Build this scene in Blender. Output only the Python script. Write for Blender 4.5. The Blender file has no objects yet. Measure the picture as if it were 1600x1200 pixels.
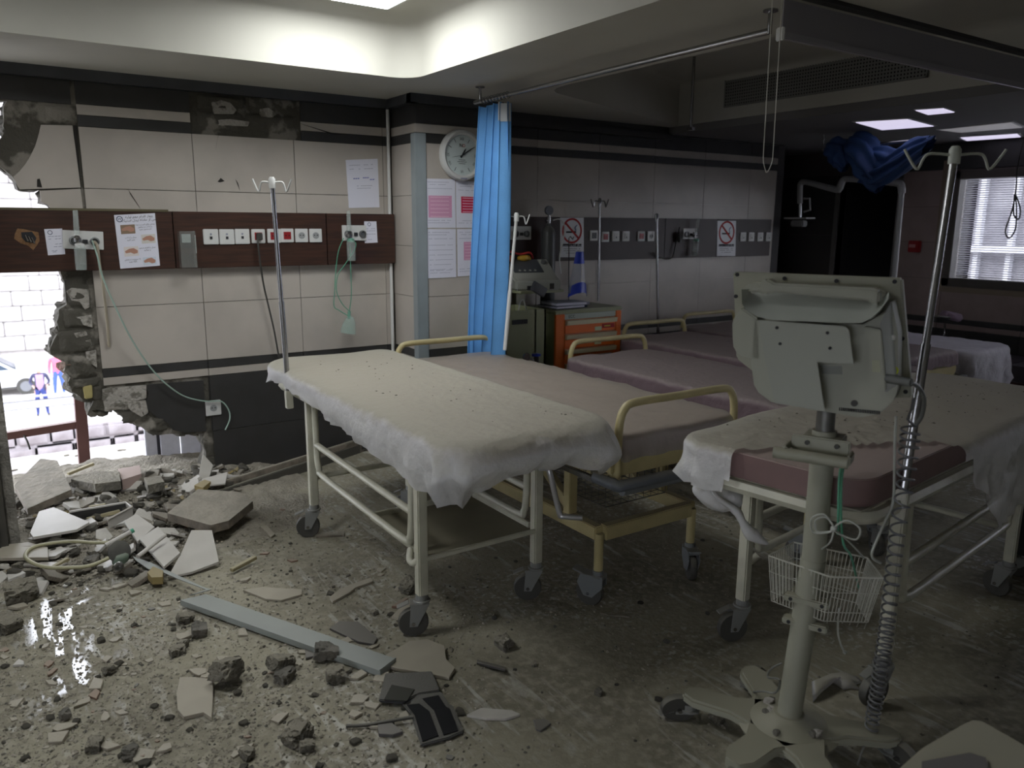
import bpy, bmesh, math, random
from mathutils import Vector, Matrix, noise, geometry
R = math.radians
PI = math.pi
random.seed(7)
C = bpy.context.scene.collection
SC = bpy.context.scene
# ---------------------------------------------------------------- camera
H = 1.6
yaw, pit, rol, F = R(33.9), R(11.5), R(0.35), 1232.0
fw = Vector((math.sin(yaw)*math.cos(pit), math.cos(yaw)*math.cos(pit), -math.sin(pit)))
r0 = fw.cross(Vector((0, 0, 1))).normalized()
u0 = r0.cross(fw)
rt = r0*math.cos(rol) + u0*math.sin(rol)
up = u0*math.cos(rol) - r0*math.sin(rol)
EYE = Vector((0, 0, H))
cam = bpy.data.cameras.new('camera')
cam.sensor_width = 36
cam.lens = F/1600*36
cam.clip_end = 600
cam.dof.use_dof = True
cam.dof.focus_distance = 3.6
cam.dof.aperture_fstop = 3.2
co = bpy.data.objects.new('camera', cam)
C.objects.link(co)
mw = Matrix((rt, up, -fw)).transposed().to_4x4()
mw.translation = EYE
co.matrix_world = mw
SC.camera = co
# ---------------------------------------------------------------- sky, exposure
SC.view_settings.view_transform = 'Standard'
SC.view_settings.look = 'None'
SC.view_settings.gamma = 1
SC.view_settings.use_curve_mapping = False
SC.view_settings.exposure = 0.13
w = bpy.data.worlds.new('overcast')
SC.world = w
w.use_nodes = True
w.node_tree.nodes['Background'].inputs[0].default_value = (0.86, 0.9, 1.0, 1)
w.node_tree.nodes['Background'].inputs[1].default_value = SKY = 7.0
LAMP = 21.0       # coffer light panel
FARLAMP = 0.9     # half dead light panels on the far ceiling


def at(px, py, ax, v):
    """the point seen at a pixel of the photo, on the plane coordinate[ax] = v"""
    d = fw*F + rt*(px-800) - up*(py-600)
    return EYE + d*((v-EYE[ax])/d[ax])


# ---------------------------------------------------------------- materials
def lin(c):
    return tuple(((x/255+.055)/1.055)**2.4 if x > 10 else x/255/12.92 for x in c)


_m = {}


def mat(name, col=(128, 128, 128), rough=.6, metal=0, var=0, col2=None, scale=6, bump=0, bscale=40,
        dust=0, emit=0, alpha=1, trans=0, sub=0, detail=6, stretch=None, thr=(.4, .6), dustcol=(152, 148, 134)):
    if name in _m:
        return _m[name]
    m = bpy.data.materials.new(name)
    _m[name] = m
    m.use_nodes = True
    N, L = m.node_tree.nodes, m.node_tree.links
    b = N['Principled BSDF']
    c = lin(col)
    b.inputs['Roughness'].default_value = rough
    b.inputs['Metallic'].default_value = metal
    b.inputs['Base Color'].default_value = (*c, 1)
    tc = N.new('ShaderNodeTexCoord')
    vec = tc.outputs['Object']
    if stretch:
        mp = N.new('ShaderNodeMapping')
        mp.inputs['Scale'].default_value = stretch
        L.new(vec, mp.inputs[0])
        vec = mp.outputs[0]
    out = None
    if var or col2:
        n = N.new('ShaderNodeTexNoise')
        n.inputs['Scale'].default_value = scale
        n.inputs['Detail'].default_value = detail
        L.new(vec, n.inputs[0])
        mr = N.new('ShaderNodeMapRange')
        mr.inputs[1].default_value, mr.inputs[2].default_value = thr
        L.new(n.outputs[0], mr.inputs[0])
        mx = N.new('ShaderNodeMix')
        mx.data_type = 'RGBA'
        c2 = lin(col2) if col2 else tuple(x*(1-var) for x in c)
        mx.inputs[6].default_value = (*c, 1)
        mx.inputs[7].default_value = (*c2, 1)
        L.new(mr.outputs[0], mx.inputs[0])
        out = mx.outputs[2]
    if dust:
        g = N.new('ShaderNodeNewGeometry')
        sx = N.new('ShaderNodeSeparateXYZ')
        L.new(g.outputs['Normal'], sx.inputs[0])
        n = N.new('ShaderNodeTexNoise')
        n.inputs['Scale'].default_value = 14
        n.inputs['Detail'].default_value = 8
        L.new(tc.outputs['Object'], n.inputs[0])
        ad = N.new('ShaderNodeMath')
        ad.operation = 'MULTIPLY_ADD'
        ad.inputs[1].default_value = .9
        L.new(n.outputs[0], ad.inputs[0])
        L.new(sx.outputs[2], ad.inputs[2])
        mr = N.new('ShaderNodeMapRange')
        mr.inputs[1].default_value, mr.inputs[2].default_value = .7, 1.25
        mr.inputs[3].default_value, mr.inputs[4].default_value = dust*.25, dust
        L.new(ad.outputs[0], mr.inputs[0])
        mx = N.new('ShaderNodeMix')
        mx.data_type = 'RGBA'
        if out:
            L.new(out, mx.inputs[6])
        else:
            mx.inputs[6].default_value = (*c, 1)
        mx.inputs[7].default_value = (*lin(dustcol), 1)
        L.new(mr.outputs[0], mx.inputs[0])
        out = mx.outputs[2]
    if out:
        L.new(out, b.inputs['Base Color'])
    if bump:
        n = N.new('ShaderNodeTexNoise')
        n.inputs['Scale'].default_value = bscale
        n.inputs['Detail'].default_value = 6
        L.new(vec, n.inputs[0])
        bp = N.new('ShaderNodeBump')
        bp.inputs['Strength'].default_value = bump
        bp.inputs['Distance'].default_value = .02
        L.new(n.outputs[0], bp.inputs['Height'])
        L.new(bp.outputs[0], b.inputs['Normal'])
    if emit:
        b.inputs['Emission Color'].default_value = (*c, 1)
        b.inputs['Emission Strength'].default_value = emit
    if alpha < 1:
        b.inputs['Alpha'].default_value = alpha
    if trans:
        b.inputs['Transmission Weight'].default_value = trans
    return m


def glass(name, tint=(200, 215, 210), a=.35):
    if name in _m:
        return _m[name]
    m = mat(name, tint, .08, alpha=a)
    return m


# ---------------------------------------------------------------- mesh builder
def rotm(rot):
    if rot is None:
        return Matrix.Identity(3)
    if isinstance(rot, Matrix):
        return rot.to_3x3()
    from mathutils import Euler
    return Euler(rot).to_matrix()


class MB:
    def __init__(s):
        s.v = []
        s.f = []

    def add(s, vs, fs):
        o = len(s.v)
        s.v += [Vector(p) for p in vs]
        s.f += [tuple(i+o for i in f) for f in fs]
        return s

    def box(s, c, d, rot=None):
        m = rotm(rot)
        c = Vector(c)
        vs = [c + m @ Vector((x*d[0]/2, y*d[1]/2, z*d[2]/2)) for x in (-1, 1) for y in (-1, 1) for z in (-1, 1)]
        return s.add(vs, [(0, 1, 3, 2), (4, 6, 7, 5), (0, 4, 5, 1), (2, 3, 7, 6), (0, 2, 6, 4), (1, 5, 7, 3)])

    def span(s, a, b):
        return s.box([(a[i]+b[i])/2 for i in range(3)], [abs(b[i]-a[i]) for i in range(3)])

    def bar(s, p0, p1, w, h=None, tw=0):
        """box-section bar between two points"""
        p0, p1 = Vector(p0), Vector(p1)
        d = p1-p0
        q = d.to_track_quat('Y', 'Z').to_matrix()
        return s.box((p0+p1)/2, (w, d.length, h or w), q @ Matrix.Rotation(tw, 3, 'Y'))

    def tube(s, pts, r, n=8, smooth=0, closed=False):
        pts = [Vector(p) for p in pts]
        rr = r if isinstance(r, (list, tuple)) else [r]*len(pts)
        if smooth:
            np_, nr = [], []
            m = len(pts)
            rng = range(m) if closed else range(m-1)
            for i in rng:
                g = (lambda k: pts[k % m]) if closed else (lambda k: pts[max(0, min(m-1, k))])
                p0, p1, p2, p3 = g(i-1), g(i), g(i+1), g(i+2)
                for k in range(smooth):
                    t = k/smooth
                    np_.append(.5*((2*p1)+(p2-p0)*t+(2*p0-5*p1+4*p2-p3)*t*t+(3*p1-p0-3*p2+p3)*t**3))
                    nr.append(rr[i]*(1-t)+rr[(i+1) % m]*t)
            if not closed:
                np_.append(pts[-1])
                nr.append(rr[-1])
            pts, rr = np_, nr
        m = len(pts)
        vs = []
        up_ = None
        for i, p in enumerate(pts):
            if closed:
                d = pts[(i+1) % m]-pts[i-1]
            else:
                d = pts[min(i+1, m-1)]-pts[max(i-1, 0)]
            d = d.normalized() if d.length > 1e-9 else Vector((0, 0, 1))
            if up_ is None:
                up_ = d.orthogonal().normalized()
            up_ = (up_-d*up_.dot(d))
            up_ = up_.normalized() if up_.length > 1e-6 else d.orthogonal().normalized()
            sd = d.cross(up_)
            for k in range(n):
                a = 2*PI*k/n
                vs.append(p+(up_*math.cos(a)+sd*math.sin(a))*rr[i])
        fs = []
        for i in range(m if closed else m-1):
            j = (i+1) % m
            for k in range(n):
                l = (k+1) % n
                fs.append((i*n+k, i*n+l, j*n+l, j*n+k))
        if not closed:
            fs.append(tuple(range(n-1, -1, -1)))
            fs.append(tuple((m-1)*n+k for k in range(n)))
        return s.add(vs, fs)

    def cyl(s, p0, p1, r, r2=None, n=16):
        return s.tube([p0, p1], [r, r2 if r2 is not None else r], n)

    def lathe(s, prof, c=(0, 0, 0), rot=None, n=20, cap=True):
        if len(prof) == 4 and prof[-1][1] == 0 and prof[0][0] > prof[-1][0] and abs(prof[0][0]-prof[-1][0])*2 < prof[0][0]:
            cap = False
            prof = list(prof)+[prof[0]]
        m = rotm(rot)
        c = Vector(c)
        vs = [c + m @ Vector((r*math.cos(2*PI*k/n), r*math.sin(2*PI*k/n), z)) for r, z in prof for k in range(n)]
        fs = [(i*n+k, i*n+(k+1) % n, (i+1)*n+(k+1) % n, (i+1)*n+k) for i in range(len(prof)-1) for k in range(n)]
        if cap:
            fs.append(tuple(range(n-1, -1, -1)))
            fs.append(tuple((len(prof)-1)*n+k for k in range(n)))
        return s.add(vs, fs)

    def prism(s, poly, off):
        """closed 3d outline pushed along off"""
        poly = [Vector(p) for p in poly]
        off = Vector(off)
        n = len(poly)
        tri = geometry.tessellate_polygon([poly])
        vs = poly+[p+off for p in poly]
        fs = [tuple(t) for t in tri]+[tuple(i+n for i in reversed(t)) for t in tri]
        fs += [(i, (i+1) % n, n+(i+1) % n, n+i) for i in range(n)]
        return s.add(vs, fs)

    def grid(s, fn, nu, nv, wrap=False):
        vs = [fn(i/(nu if wrap else nu-1), j/(nv-1)) for i in range(nu) for j in range(nv)]
        fs = [(i*nv+j, ((i+1) % nu)*nv+j, ((i+1) % nu)*nv+j+1, i*nv+j+1)
              for i in range(nu if wrap else nu-1) for j in range(nv-1)]
        return s.add(vs, fs)

    def rock(s, c, r, seed=0, sub=2, flat=1, rot=None):
        bm = bmesh.new()
        bmesh.ops.create_icosphere(bm, subdivisions=sub, radius=1)
        m = rotm(rot)
        sd = Vector((seed*3.7, seed*1.3, seed*7.1))
        r = Vector(r) if not isinstance(r, (int, float)) else Vector((r, r, r))
        vs = []
        for v in bm.verts:
            k = 1+.45*noise.noise(v.co*1.3+sd)+.24*noise.noise(v.co*3.5+sd)+.14*noise.noise(v.co*8+sd)
            p = v.co*k
            for ax in range(3):     # flattened facets
                p[ax] = max(-.78, min(.78, p[ax]))
            vs.append(Vector(c)+m @ Vector((p.x*r.x, p.y*r.y, p.z*r.z)))
        fs = [tuple(v.index for v in f.verts) for f in bm.faces]
        bm.free()
        return s.add(vs, fs)

    def build(s, name, m, parent=None, world=False, smooth=None, bevel=0, seg=2, kind=None, fix=True):
        me = bpy.data.meshes.new(name)
        vs = s.v
        if parent is not None and world:
            inv = world_of(parent).inverted()
            vs = [inv @ p for p in vs]
        me.from_pydata([tuple(p) for p in vs], [], s.f)
        if fix or bevel:
            bm = bmesh.new()
            bm.from_mesh(me)
            if fix:
                bmesh.ops.recalc_face_normals(bm, faces=bm.faces)
            if bevel:
                es = [e for e in bm.edges if len(e.link_faces) == 2 and e.calc_face_angle(0) > R(35)]
                bmesh.ops.bevel(bm, geom=es, offset=bevel, segments=seg, affect='EDGES', clamp_overlap=True)
            bm.to_mesh(me)
            bm.free()
        if m is not None:
            me.materials.append(m)
        if smooth is not None:
            me.polygons.foreach_set('use_smooth', [True]*len(me.polygons))
            if smooth < 180:
                me.set_sharp_from_angle(angle=R(smooth))
        o = bpy.data.objects.new(name, me)
        C.objects.link(o)
        if parent is not None:
            o.parent = parent
        if kind:
            o['kind'] = kind
        return o


def world_of(o):
    m = Matrix.LocRotScale(o.location, o.rotation_euler, o.scale)
    return (world_of(o.parent) @ m) if o.parent else m


def thing(name, label, cat, loc=(0, 0, 0), rz=0, group=None):
    o = bpy.data.objects.new(name, None)
    o.empty_display_size = .1
    C.objects.link(o)
    o.location = loc
    o.rotation_euler = (0, 0, rz)
    return tag(o, label, cat, group)


def tag(o, label, cat, group=None):
    o['label'] = label
    o['category'] = cat
    if group:
        o['group'] = group
    return o


def origin(o, loc):
    """move a one-mesh thing's origin to loc without moving its shape"""
    loc = Vector(loc)
    o.data.transform(Matrix.Translation(-loc))
    o.location = loc
    return o


def struct(name, mb, m, **k):
    o = mb.build(name, m, **k)
    o['kind'] = 'structure'
    return o


def kids(o):
    return [c for c in C.objects if c.parent is o]


def dup(o, parent=None):
    c = o.copy()
    C.objects.link(c)
    c.parent = parent
    for k in kids(o):
        dup(k, c)
    return c


FONT = None


def text(body, size, mt, parent, name, loc, xdir, ydir, align='CENTER', ext=.0004, world=True):
    cu = bpy.data.curves.new(name, 'FONT')
    cu.body = body
    cu.size = size
    cu.align_x = align
    cu.align_y = 'CENTER'
    cu.extrude = ext
    cu.resolution_u = 2
    o = bpy.data.objects.new(name, cu)
    C.objects.link(o)
    me = bpy.data.meshes.new_from_object(o.evaluated_get(bpy.context.evaluated_depsgraph_get()))
    bpy.data.objects.remove(o)
    x, y = Vector(xdir).normalized(), Vector(ydir).normalized()
    z = x.cross(y)
    m4 = Matrix((x, y, z)).transposed().to_4x4()
    m4.translation = Vector(loc)
    if parent is not None and world:
        m4 = world_of(parent).inverted() @ m4
    me.transform(m4)
    me.materials.clear()
    me.materials.append(mt)
    o = bpy.data.objects.new(name, me)
    C.objects.link(o)
    o.parent = parent
    return o


# colours of the place
T_LIGHT = mat('cream_wall_tile', (184, 176, 167), .38, var=.12, scale=3, bump=.03, bscale=90, dust=.2)
T_DARK = mat('charcoal_wall_tile', (42, 42, 45), .42, var=.25, scale=9, dust=.25)
T_GREY = mat('grey_cove', (66, 68, 72), .5, var=.2)
PLASTER = mat('ceiling_plaster', (186, 184, 175), .8, var=.06, scale=2)
CORE = mat('broken_mortar', (80, 77, 69), .95, col2=(132, 127, 118), scale=7, thr=(.53, .6), bump=1, bscale=22)
CONC = mat('grey_concrete', (122, 118, 107), .95, col2=(94, 91, 84), scale=16, bump=1, bscale=60, dust=.55, dustcol=(142, 136, 120))
WOOD = mat('dark_brown_laminate', (64, 36, 27), .35, col2=(46, 25, 19), scale=3, stretch=(1.5, 1.5, 22), dust=.15)
WHITEP = mat('white_plastic', (205, 205, 203), .4, dust=.2)
BLACKP = mat('black_rubber', (30, 30, 31), .6, dust=.4)
CHROME = mat('chrome_steel', (165, 165, 168), .25, metal=1, dust=.25)
CREAMP = mat('cream_painted_steel', (196, 194, 176), .42, var=.15, scale=12, dust=.35)
YELLOWP = mat('yellow_cream_enamel', (186, 172, 124), .4, var=.12, scale=10, dust=.3)
PAPER = mat('white_paper', (214, 214, 226), .7)
INK = mat('black_ink', (30, 30, 34), .7)
INKG = mat('grey_ink', (140, 142, 160), .7)
INKR = mat('red_ink', (170, 40, 40), .7)
GREENT = mat('green_tubing', (96, 170, 140), .35, alpha=.8)
CLEARP = glass('clear_plastic', (190, 200, 195), .32)
MAROON = mat('maroon_vinyl', (112, 80, 82), .5, var=.2, scale=8, dust=.95, dustcol=(160, 144, 136))
# ================================================================ ROOM
YW = 5.07      # plane of the back wall's tile faces
YP = 4.71      # front of the pillar
XR = 7.5       # right wall


def W(px, py, y=YW):
    return at(px, py, 1, y)


def fl(px, py, z=0.0):
    return at(px, py, 2, z)


# floor: dusty, scuffed, wet looking glints
m = bpy.data.materials.new('dusty_floor')
m.use_nodes = True
N, L = m.node_tree.nodes, m.node_tree.links
b = N['Principled BSDF']
g = N.new('ShaderNodeTexCoord')


def nz(scale, detail=6, vec=None, dist=0):
    n = N.new('ShaderNodeTexNoise')
    n.inputs['Scale'].default_value = scale
    n.inputs['Detail'].default_value = detail
    n.inputs['Distortion'].default_value = dist
    L.new(vec or g.outputs['Object'], n.inputs[0])
    return n.outputs[0]


def rng(x, a, b_, c=0, d=1):
    n = N.new('ShaderNodeMapRange')
    n.inputs[1].default_value, n.inputs[2].default_value = a, b_
    n.inputs[3].default_value, n.inputs[4].default_value = c, d
    L.new(x, n.inputs[0])
    return n.outputs[0]


def mul(a, b_):
    n = N.new('ShaderNodeMath')
    n.operation = 'MULTIPLY'
    L.new(a, n.inputs[0])
    L.new(b_, n.inputs[1])
    return n.outputs[0]


def mixc(f, a, b_):
    n = N.new('ShaderNodeMix')
    n.data_type = 'RGBA'
    L.new(f, n.inputs[0])
    for i, x in ((6, a), (7, b_)):
        if isinstance(x, tuple):
            n.inputs[i].default_value = (*lin(x), 1)
        else:
            L.new(x, n.inputs[i])
    return n.outputs[2]


base = mixc(rng(nz(2.2, 8), .38, .62), (141, 136, 118), (115, 110, 95))
base = mixc(rng(nz(26, 8), .45, .7), base, (150, 145, 128))
mp = N.new('ShaderNodeMapping')
mp.inputs['Rotation'].default_value = (0, 0, .7)
mp.inputs['Scale'].default_value = (22, 3, 1)
L.new(g.outputs['Object'], mp.inputs[0])
mp2 = N.new('ShaderNodeMapping')
mp2.inputs['Rotation'].default_value = (0, 0, -.5)
mp2.inputs['Scale'].default_value = (16, 2.5, 1)
L.new(g.outputs['Object'], mp2.inputs[0])
s1 = mul(rng(nz(1, 5, mp.outputs[0], .6), .56, .62), rng(nz(1.1, 3), .52, .6))
s2 = mul(rng(nz(1.4, 5, mp2.outputs[0], .6), .56, .62), rng(nz(1.5, 3, dist=1), .5, .58))
s3 = mul(rng(nz(38, 5, dist=.4), .53, .62), rng(nz(1.7, 4), .5, .6))
ad = N.new('ShaderNodeMath')
ad.operation = 'ADD'
ad.use_clamp = True
L.new(s1, ad.inputs[0])
L.new(s2, ad.inputs[1])
ad2 = N.new('ShaderNodeMath')
ad2.operation = 'ADD'
ad2.use_clamp = True
L.new(ad.outputs[0], ad2.inputs[0])
L.new(s3, ad2.inputs[1])
dm = N.new('ShaderNodeVectorMath')
dm.operation = 'DISTANCE'
L.new(g.outputs['Object'], dm.inputs[0])
dm.inputs[1].default_value = (.15, 3.28, 0)
near = rng(dm.outputs['Value'], .3, .62, 1, 0)
s4 = mul(rng(nz(1, 4, mp.outputs[0], .4), .52, .55), rng(nz(3.6, 3, dist=.6), .5, .55))
s5 = mul(rng(nz(1.2, 4, mp2.outputs[0], .5), .53, .56), rng(nz(4.6, 3, dist=1), .5, .56))
ad3 = N.new('ShaderNodeMath')
ad3.operation = 'MAXIMUM'
L.new(s4, ad3.inputs[0])
L.new(s5, ad3.inputs[1])
wet = mul(ad3.outputs[0], near)
scr = ad2.outputs[0]
col = mixc(mul(scr, rng(nz(9), .3, .8)), base, (186, 184, 176))
L.new(col, b.inputs['Base Color'])
L.new(wet, b.inputs['Coat Weight'])
b.inputs['Coat Roughness'].default_value = .12
b.inputs['Coat IOR'].default_value = 1.8
rg = N.new('ShaderNodeMath')
rg.operation = 'MULTIPLY_ADD'
rg.inputs[1].default_value = -.62
L.new(wet, rg.inputs[0])
L.new(rng(scr, 0, 1, .84, .35), rg.inputs[2])
L.new(rg.outputs[0], b.inputs['Roughness'])
bp = N.new('ShaderNodeBump')
bp.inputs['Strength'].default_value = .5
bp.inputs['Distance'].default_value = .008
L.new(nz(55, 10), bp.inputs['Height'])
L.new(bp.outputs[0], b.inputs['Normal'])
FLOORM = m

struct('floor', MB().span((-3.1, -2.6, -.15), (7.7, 5.27, 0)).span((6.45, 5.27, -.15), (7.7, 6.6, 0)), FLOORM)

# ---- back wall, left part: broken masonry core with a torn opening
hole_edge = [(320, 735), (322, 706), (318, 690), (320, 677), (296, 679), (270, 678), (250, 680), (232, 677), (222, 668), (212, 664), (206, 657), (197, 657),
             (197, 650), (186, 645), (176, 640), (163, 642), (150, 640), (138, 643), (143, 634), (147, 626), (130, 625), (122, 617), (112, 612),
             (106, 598), (110, 590), (100, 580), (103, 570), (100, 562), (88, 560), (79, 553), (78, 545), (85, 530), (93, 518), (91, 510), (89, 503),
             (92, 492), (92, 484), (104, 476), (103, 462), (101, 446), (97, 432), (92, 410), (86, 360), (83, 330), (76, 322), (64, 315),
             (62, 297), (28, 297), (24, 284), (10, 268), (0, 260), (-25, 252), (-40, 236), (-18, 226), (0, 217), (4, 212), (8, 205), (5, 197), (6, 180),
             (5, 167), (11, 158), (-60, 152), (-150, 150)]
core = [Vector((-1.0, YW+.012, 2.42)), Vector((2.41, YW+.012, 2.42)), Vector((2.41, YW+.012, 0)), Vector((W(320, 735).x, YW+.012, 0))]
rr = random.Random(3)
he = [W(*p, YW+.012) for p in hole_edge]
fine = []
for i in range(len(he)-1):          # roughen the torn edge
    a, b_ = he[i], he[i+1]
    k = max(1, int((b_-a).length/.025))
    for j in range(k):
        p = a.lerp(b_, j/k)
        if j:
            p = p+Vector((rr.uniform(-.006, .006), 0, rr.uniform(-.006, .006)))
        fine.append(p)
core += fine+[Vector((-1.0, YW+.012, W(-150, 150).z))]
bm = bmesh.new()
vs = [bm.verts.new(p) for p in core]
tri = geometry.tessellate_polygon([core])
for t in tri:
    try:
        bm.faces.new([vs[i] for i in t])
    except ValueError:
        pass
bmesh.ops.recalc_face_normals(bm, faces=bm.faces)
ret = bmesh.ops.extrude_face_region(bm, geom=list(bm.faces))
ev = [e for e in ret['geom'] if isinstance(e, bmesh.types.BMVert)]
for v in ev:
    q = noise.noise(v.co*5)
    v.co.y += .17+.03*q
    v.co.x += .03*noise.noise(v.co*9)
    v.co.z += .03*noise.noise(v.co*11+Vector((5, 5, 5)))
bmesh.ops.recalc_face_normals(bm, faces=bm.faces)
me = bpy.data.meshes.new('wall_left')
bm.to_mesh(me)
bm.free()
me.materials.append(CORE)
wall = bpy.data.objects.new('wall_left', me)
C.objects.link(wall)
wall['kind'] = 'structure'

# a small chink of daylight beside the hanging lump is left by the separate block below
BRICK = mat('torn_brick', (104, 66, 54), .9, col2=(120, 108, 96), scale=12, bump=1, dust=.3)
PLASTW = mat('white_gypsum', (168, 163, 155), .9, col2=(120, 116, 107), scale=24, thr=(.52, .62), bump=.8, bscale=60)
MORT = mat('mortar_lump', (86, 84, 77), .95, col2=(112, 108, 100), scale=12, bump=1, bscale=30)
rk = 0
for i, p in enumerate(hole_edge[1:-4]):
    q = W(*p, YW+.08)
    if 330 < p[1] < 425:
        continue
    s = rr.uniform(.025, .05)
    inward = Vector((.02, 0, .02 if p[1] < 680 else .03))
    mt = BRICK if (i in (25, 26, 24)) else MORT
    MB().rock(q+inward, (s, s*1.8, s*.8), i, 2, rot=(rr.random(), rr.random(), rr.random())).build('brick', mt, wall)
# exposed block courses showing where the tile has come away
for (x0, y0, x1, y1, mt) in ((104, 450, 146, 478, 0), (98, 482, 148, 512, 0), (90, 516, 150, 552, 0), (108, 556, 152, 590, 0), (116, 592, 155, 606, 0),
                             (140, 602, 160, 625, 0), (160, 606, 229, 640, 1), (190, 642, 232, 660, 0), (234, 652, 262, 674, 0), (70, 166, 118, 193, 0),
                             (308, 150, 385, 172, 0), (390, 152, 462, 178, 0), (308, 176, 380, 203, 0), (384, 180, 463, 206, 0)):
    a, c_ = W(x0, y0), W(x1, y1)
    z0, z1 = W((x0+x1)/2, y0).z, W((x0+x1)/2, y1).z
    mb = MB()
    nx = max(3, int(abs(c_.x-a.x)/.02))

    def fn(u, v, a=a, c_=c_, z0=z0, z1=z1):
        x = a.x+(c_.x-a.x)*u+.008*noise.noise(Vector((v*5, x0, 0)))
        z = z0+(z1-z0)*v+.008*noise.noise(Vector((u*5, y0, 3)))
        e = min(u, 1-u, v, 1-v)
        return Vector((x, YW+.012-(.014*min(1, e*8)+.012*abs(noise.noise(Vector((x*14, z*14, 1))))), z))
    mb.grid(fn, nx, 8)
    mb.build('brick', [MORT, PLASTW][mt] if mt else CORE, wall, smooth=60, fix=False)
for pts in ([(104, 455), (112, 450), (139, 452), (140, 480), (133, 484), (125, 472), (112, 470)], [(118, 495), (143, 492), (145, 512), (130, 508)],
            [(115, 521), (134, 517), (138, 524), (120, 528)], [(133, 532), (142, 530), (144, 540), (135, 539)], [(134, 550), (150, 547), (152, 575), (142, 568), (135, 560)],
            [(160, 609), (175, 606), (181, 630), (170, 634), (160, 625)], [(180, 606), (229, 602), (229, 622), (210, 628), (186, 620)],
            [(196, 632), (228, 626), (232, 645), (222, 652), (205, 642)],
            [(330, 160), (345, 156), (360, 160), (370, 172), (365, 178), (335, 178)], [(322, 188), (360, 186), (390, 190), (388, 197), (330, 196)],
            [(405, 170), (420, 168), (432, 178), (425, 184), (408, 182)]):
    MB().prism([W(*p, YW-.006) for p in pts], (0, .02, 0)).build('plaster_patch', PLASTW, wall, bevel=.002)
MB().prism([W(*p, YW-.02) for p in [(130, 605), (144, 602), (145, 622), (133, 624)]], (0, .06, 0)).build('brick', mat('yellow_foam', (176, 164, 110), .9, bump=.4), wall, bevel=.004)

# ---- tiles of the back wall, each one a piece
Z = dict(a0=2.345, a=2.225, b=2.168, c=2.108, d=1.778, e=1.45, f=1.115, g=.757, h=.705, i=.657, j=.30, k=.02)
TT = .010


def tile(x0, x1, z0, z1, mt, par, y=YW, jit=.0012, nm='tile', axis='y', xp=None):
    g = .0018
    o = rr.uniform(-jit, jit)
    t = rr.uniform(-.002, .002)
    if axis == 'y':
        vs = [(x0+g, y+o-t, z0+g), (x1-g, y+o+t, z0+g), (x1-g, y+o+t, z1-g), (x0+g, y+o-t, z1-g)]
        mb = MB().prism(vs, (0, TT, 0))
    else:
        s = axis_s[axis]
        vs = [(xp+o*s, x0+g, z0+g), (xp+o*s, x1-g, z0+g), (xp+o*s, x1-g, z1-g), (xp+o*s, x0+g, z1-g)]
        mb = MB().prism(vs, (s*TT, 0, 0))
    return mb.build(nm, mt, par)


axis_s = {'x+': 1, 'x-': -1}
cols = [.515, 1.125, 1.735, 2.345, 2.40]


def rows(x0, x1, par, y=YW, skip=(), nm='tile'):
    for z1, z0, mt in ((Z['a0'], Z['a'], T_DARK), (Z['a'], Z['b'], T_LIGHT), (Z['b'], Z['c'], T_DARK), (Z['c'], Z['d'], T_LIGHT), (Z['d'], Z['e'], T_LIGHT),
                       (Z['e'], Z['f'], T_LIGHT), (Z['f'], Z['g'], T_LIGHT), (Z['g'], Z['h'], T_DARK), (Z['h'], Z['i'], T_LIGHT), (Z['i'], Z['j'], T_DARK), (Z['j'], Z['k'], T_DARK)):
        if round(z1, 3) in skip:
            continue
        tile(x0, x1, z0, z1, mt, par, y, nm=nm)


rows(.535, 1.125, wall, skip=(Z['i'], Z['j']))
x1 = W(305, 170).x
rows(x1+.63, 2.345, wall, skip=(Z['c'], Z['d'], Z['e'], Z['f'], Z['g'], Z['h'], Z['i'], Z['j']))
for a_, b_ in ((1.125, 1.735), (1.735, 2.345), (2.345, 2.40)):
    rows(a_, b_, wall, skip=(Z['a0'], Z['a'], Z['b']))
for a_, b_ in ((2.345, 2.40),):
    for z1, z0, mt in ((Z['a0'], Z['a'], T_DARK), (Z['a'], Z['b'], T_LIGHT), (Z['b'], Z['c'], T_DARK)):
        tile(a_, b_, z0, z1, mt, wall)
# dark band continuing above the torn opening to the left
for a_, b_ in ((-.95, -.1), (-.1, .515)):
    tile(a_, b_, W(0, 156).z+.004, Z['a0'], T_DARK, wall)


def cut(pts, mt, nm='tile', y=YW, th=TT, par=None):
    return MB().prism([W(*p, y) for p in pts], (0, th, 0)).build(nm, mt, par or wall)


# tile with the broken curved edge, hanging left of the wide crack, and the ones under it
cut([(64, 195), (113, 196), (117, 225), (126, 293), (31, 296), (26, 288), (21, 276), (30, 268), (40, 256), (48, 243), (55, 228), (60, 212)], T_LIGHT)
cut([(62, 298), (126, 295), (130, 329), (82, 329), (76, 321), (64, 314)], T_LIGHT)
# mortar block hanging in the opening with a chink of light on its right
MB().prism([W(*p, YW+.02) for p in [(10, 158), (30, 159), (60, 162), (66, 172), (60, 181), (62, 190), (64, 195), (60, 214), (52, 236), (40, 256), (26, 272), (21, 276), (8, 264), (0, 256),
                                    (0, 218), (10, 206), (5, 197), (6, 170)]], (0, .12, 0)).build('brick', CORE, wall, bevel=.004)
# dark lower tiles with a torn left edge
cut([(229, 601), (318, 594), (322, 674), (290, 676), (270, 672), (262, 660), (250, 655), (240, 648), (231, 640), (228, 630), (232, 615)], T_DARK)
tile(1.12, 1.125, .3, .65, T_DARK, wall)
# cove strip
struct('trim_1', MB().prism([(-1.0, YW-.035, 2.345), (-1.0, YW+.02, 2.345), (-1.0, YW+.02, 2.405), (-1.0, YW-.055, 2.405)], (3.41, 0, 0)), T_GREY)
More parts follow.
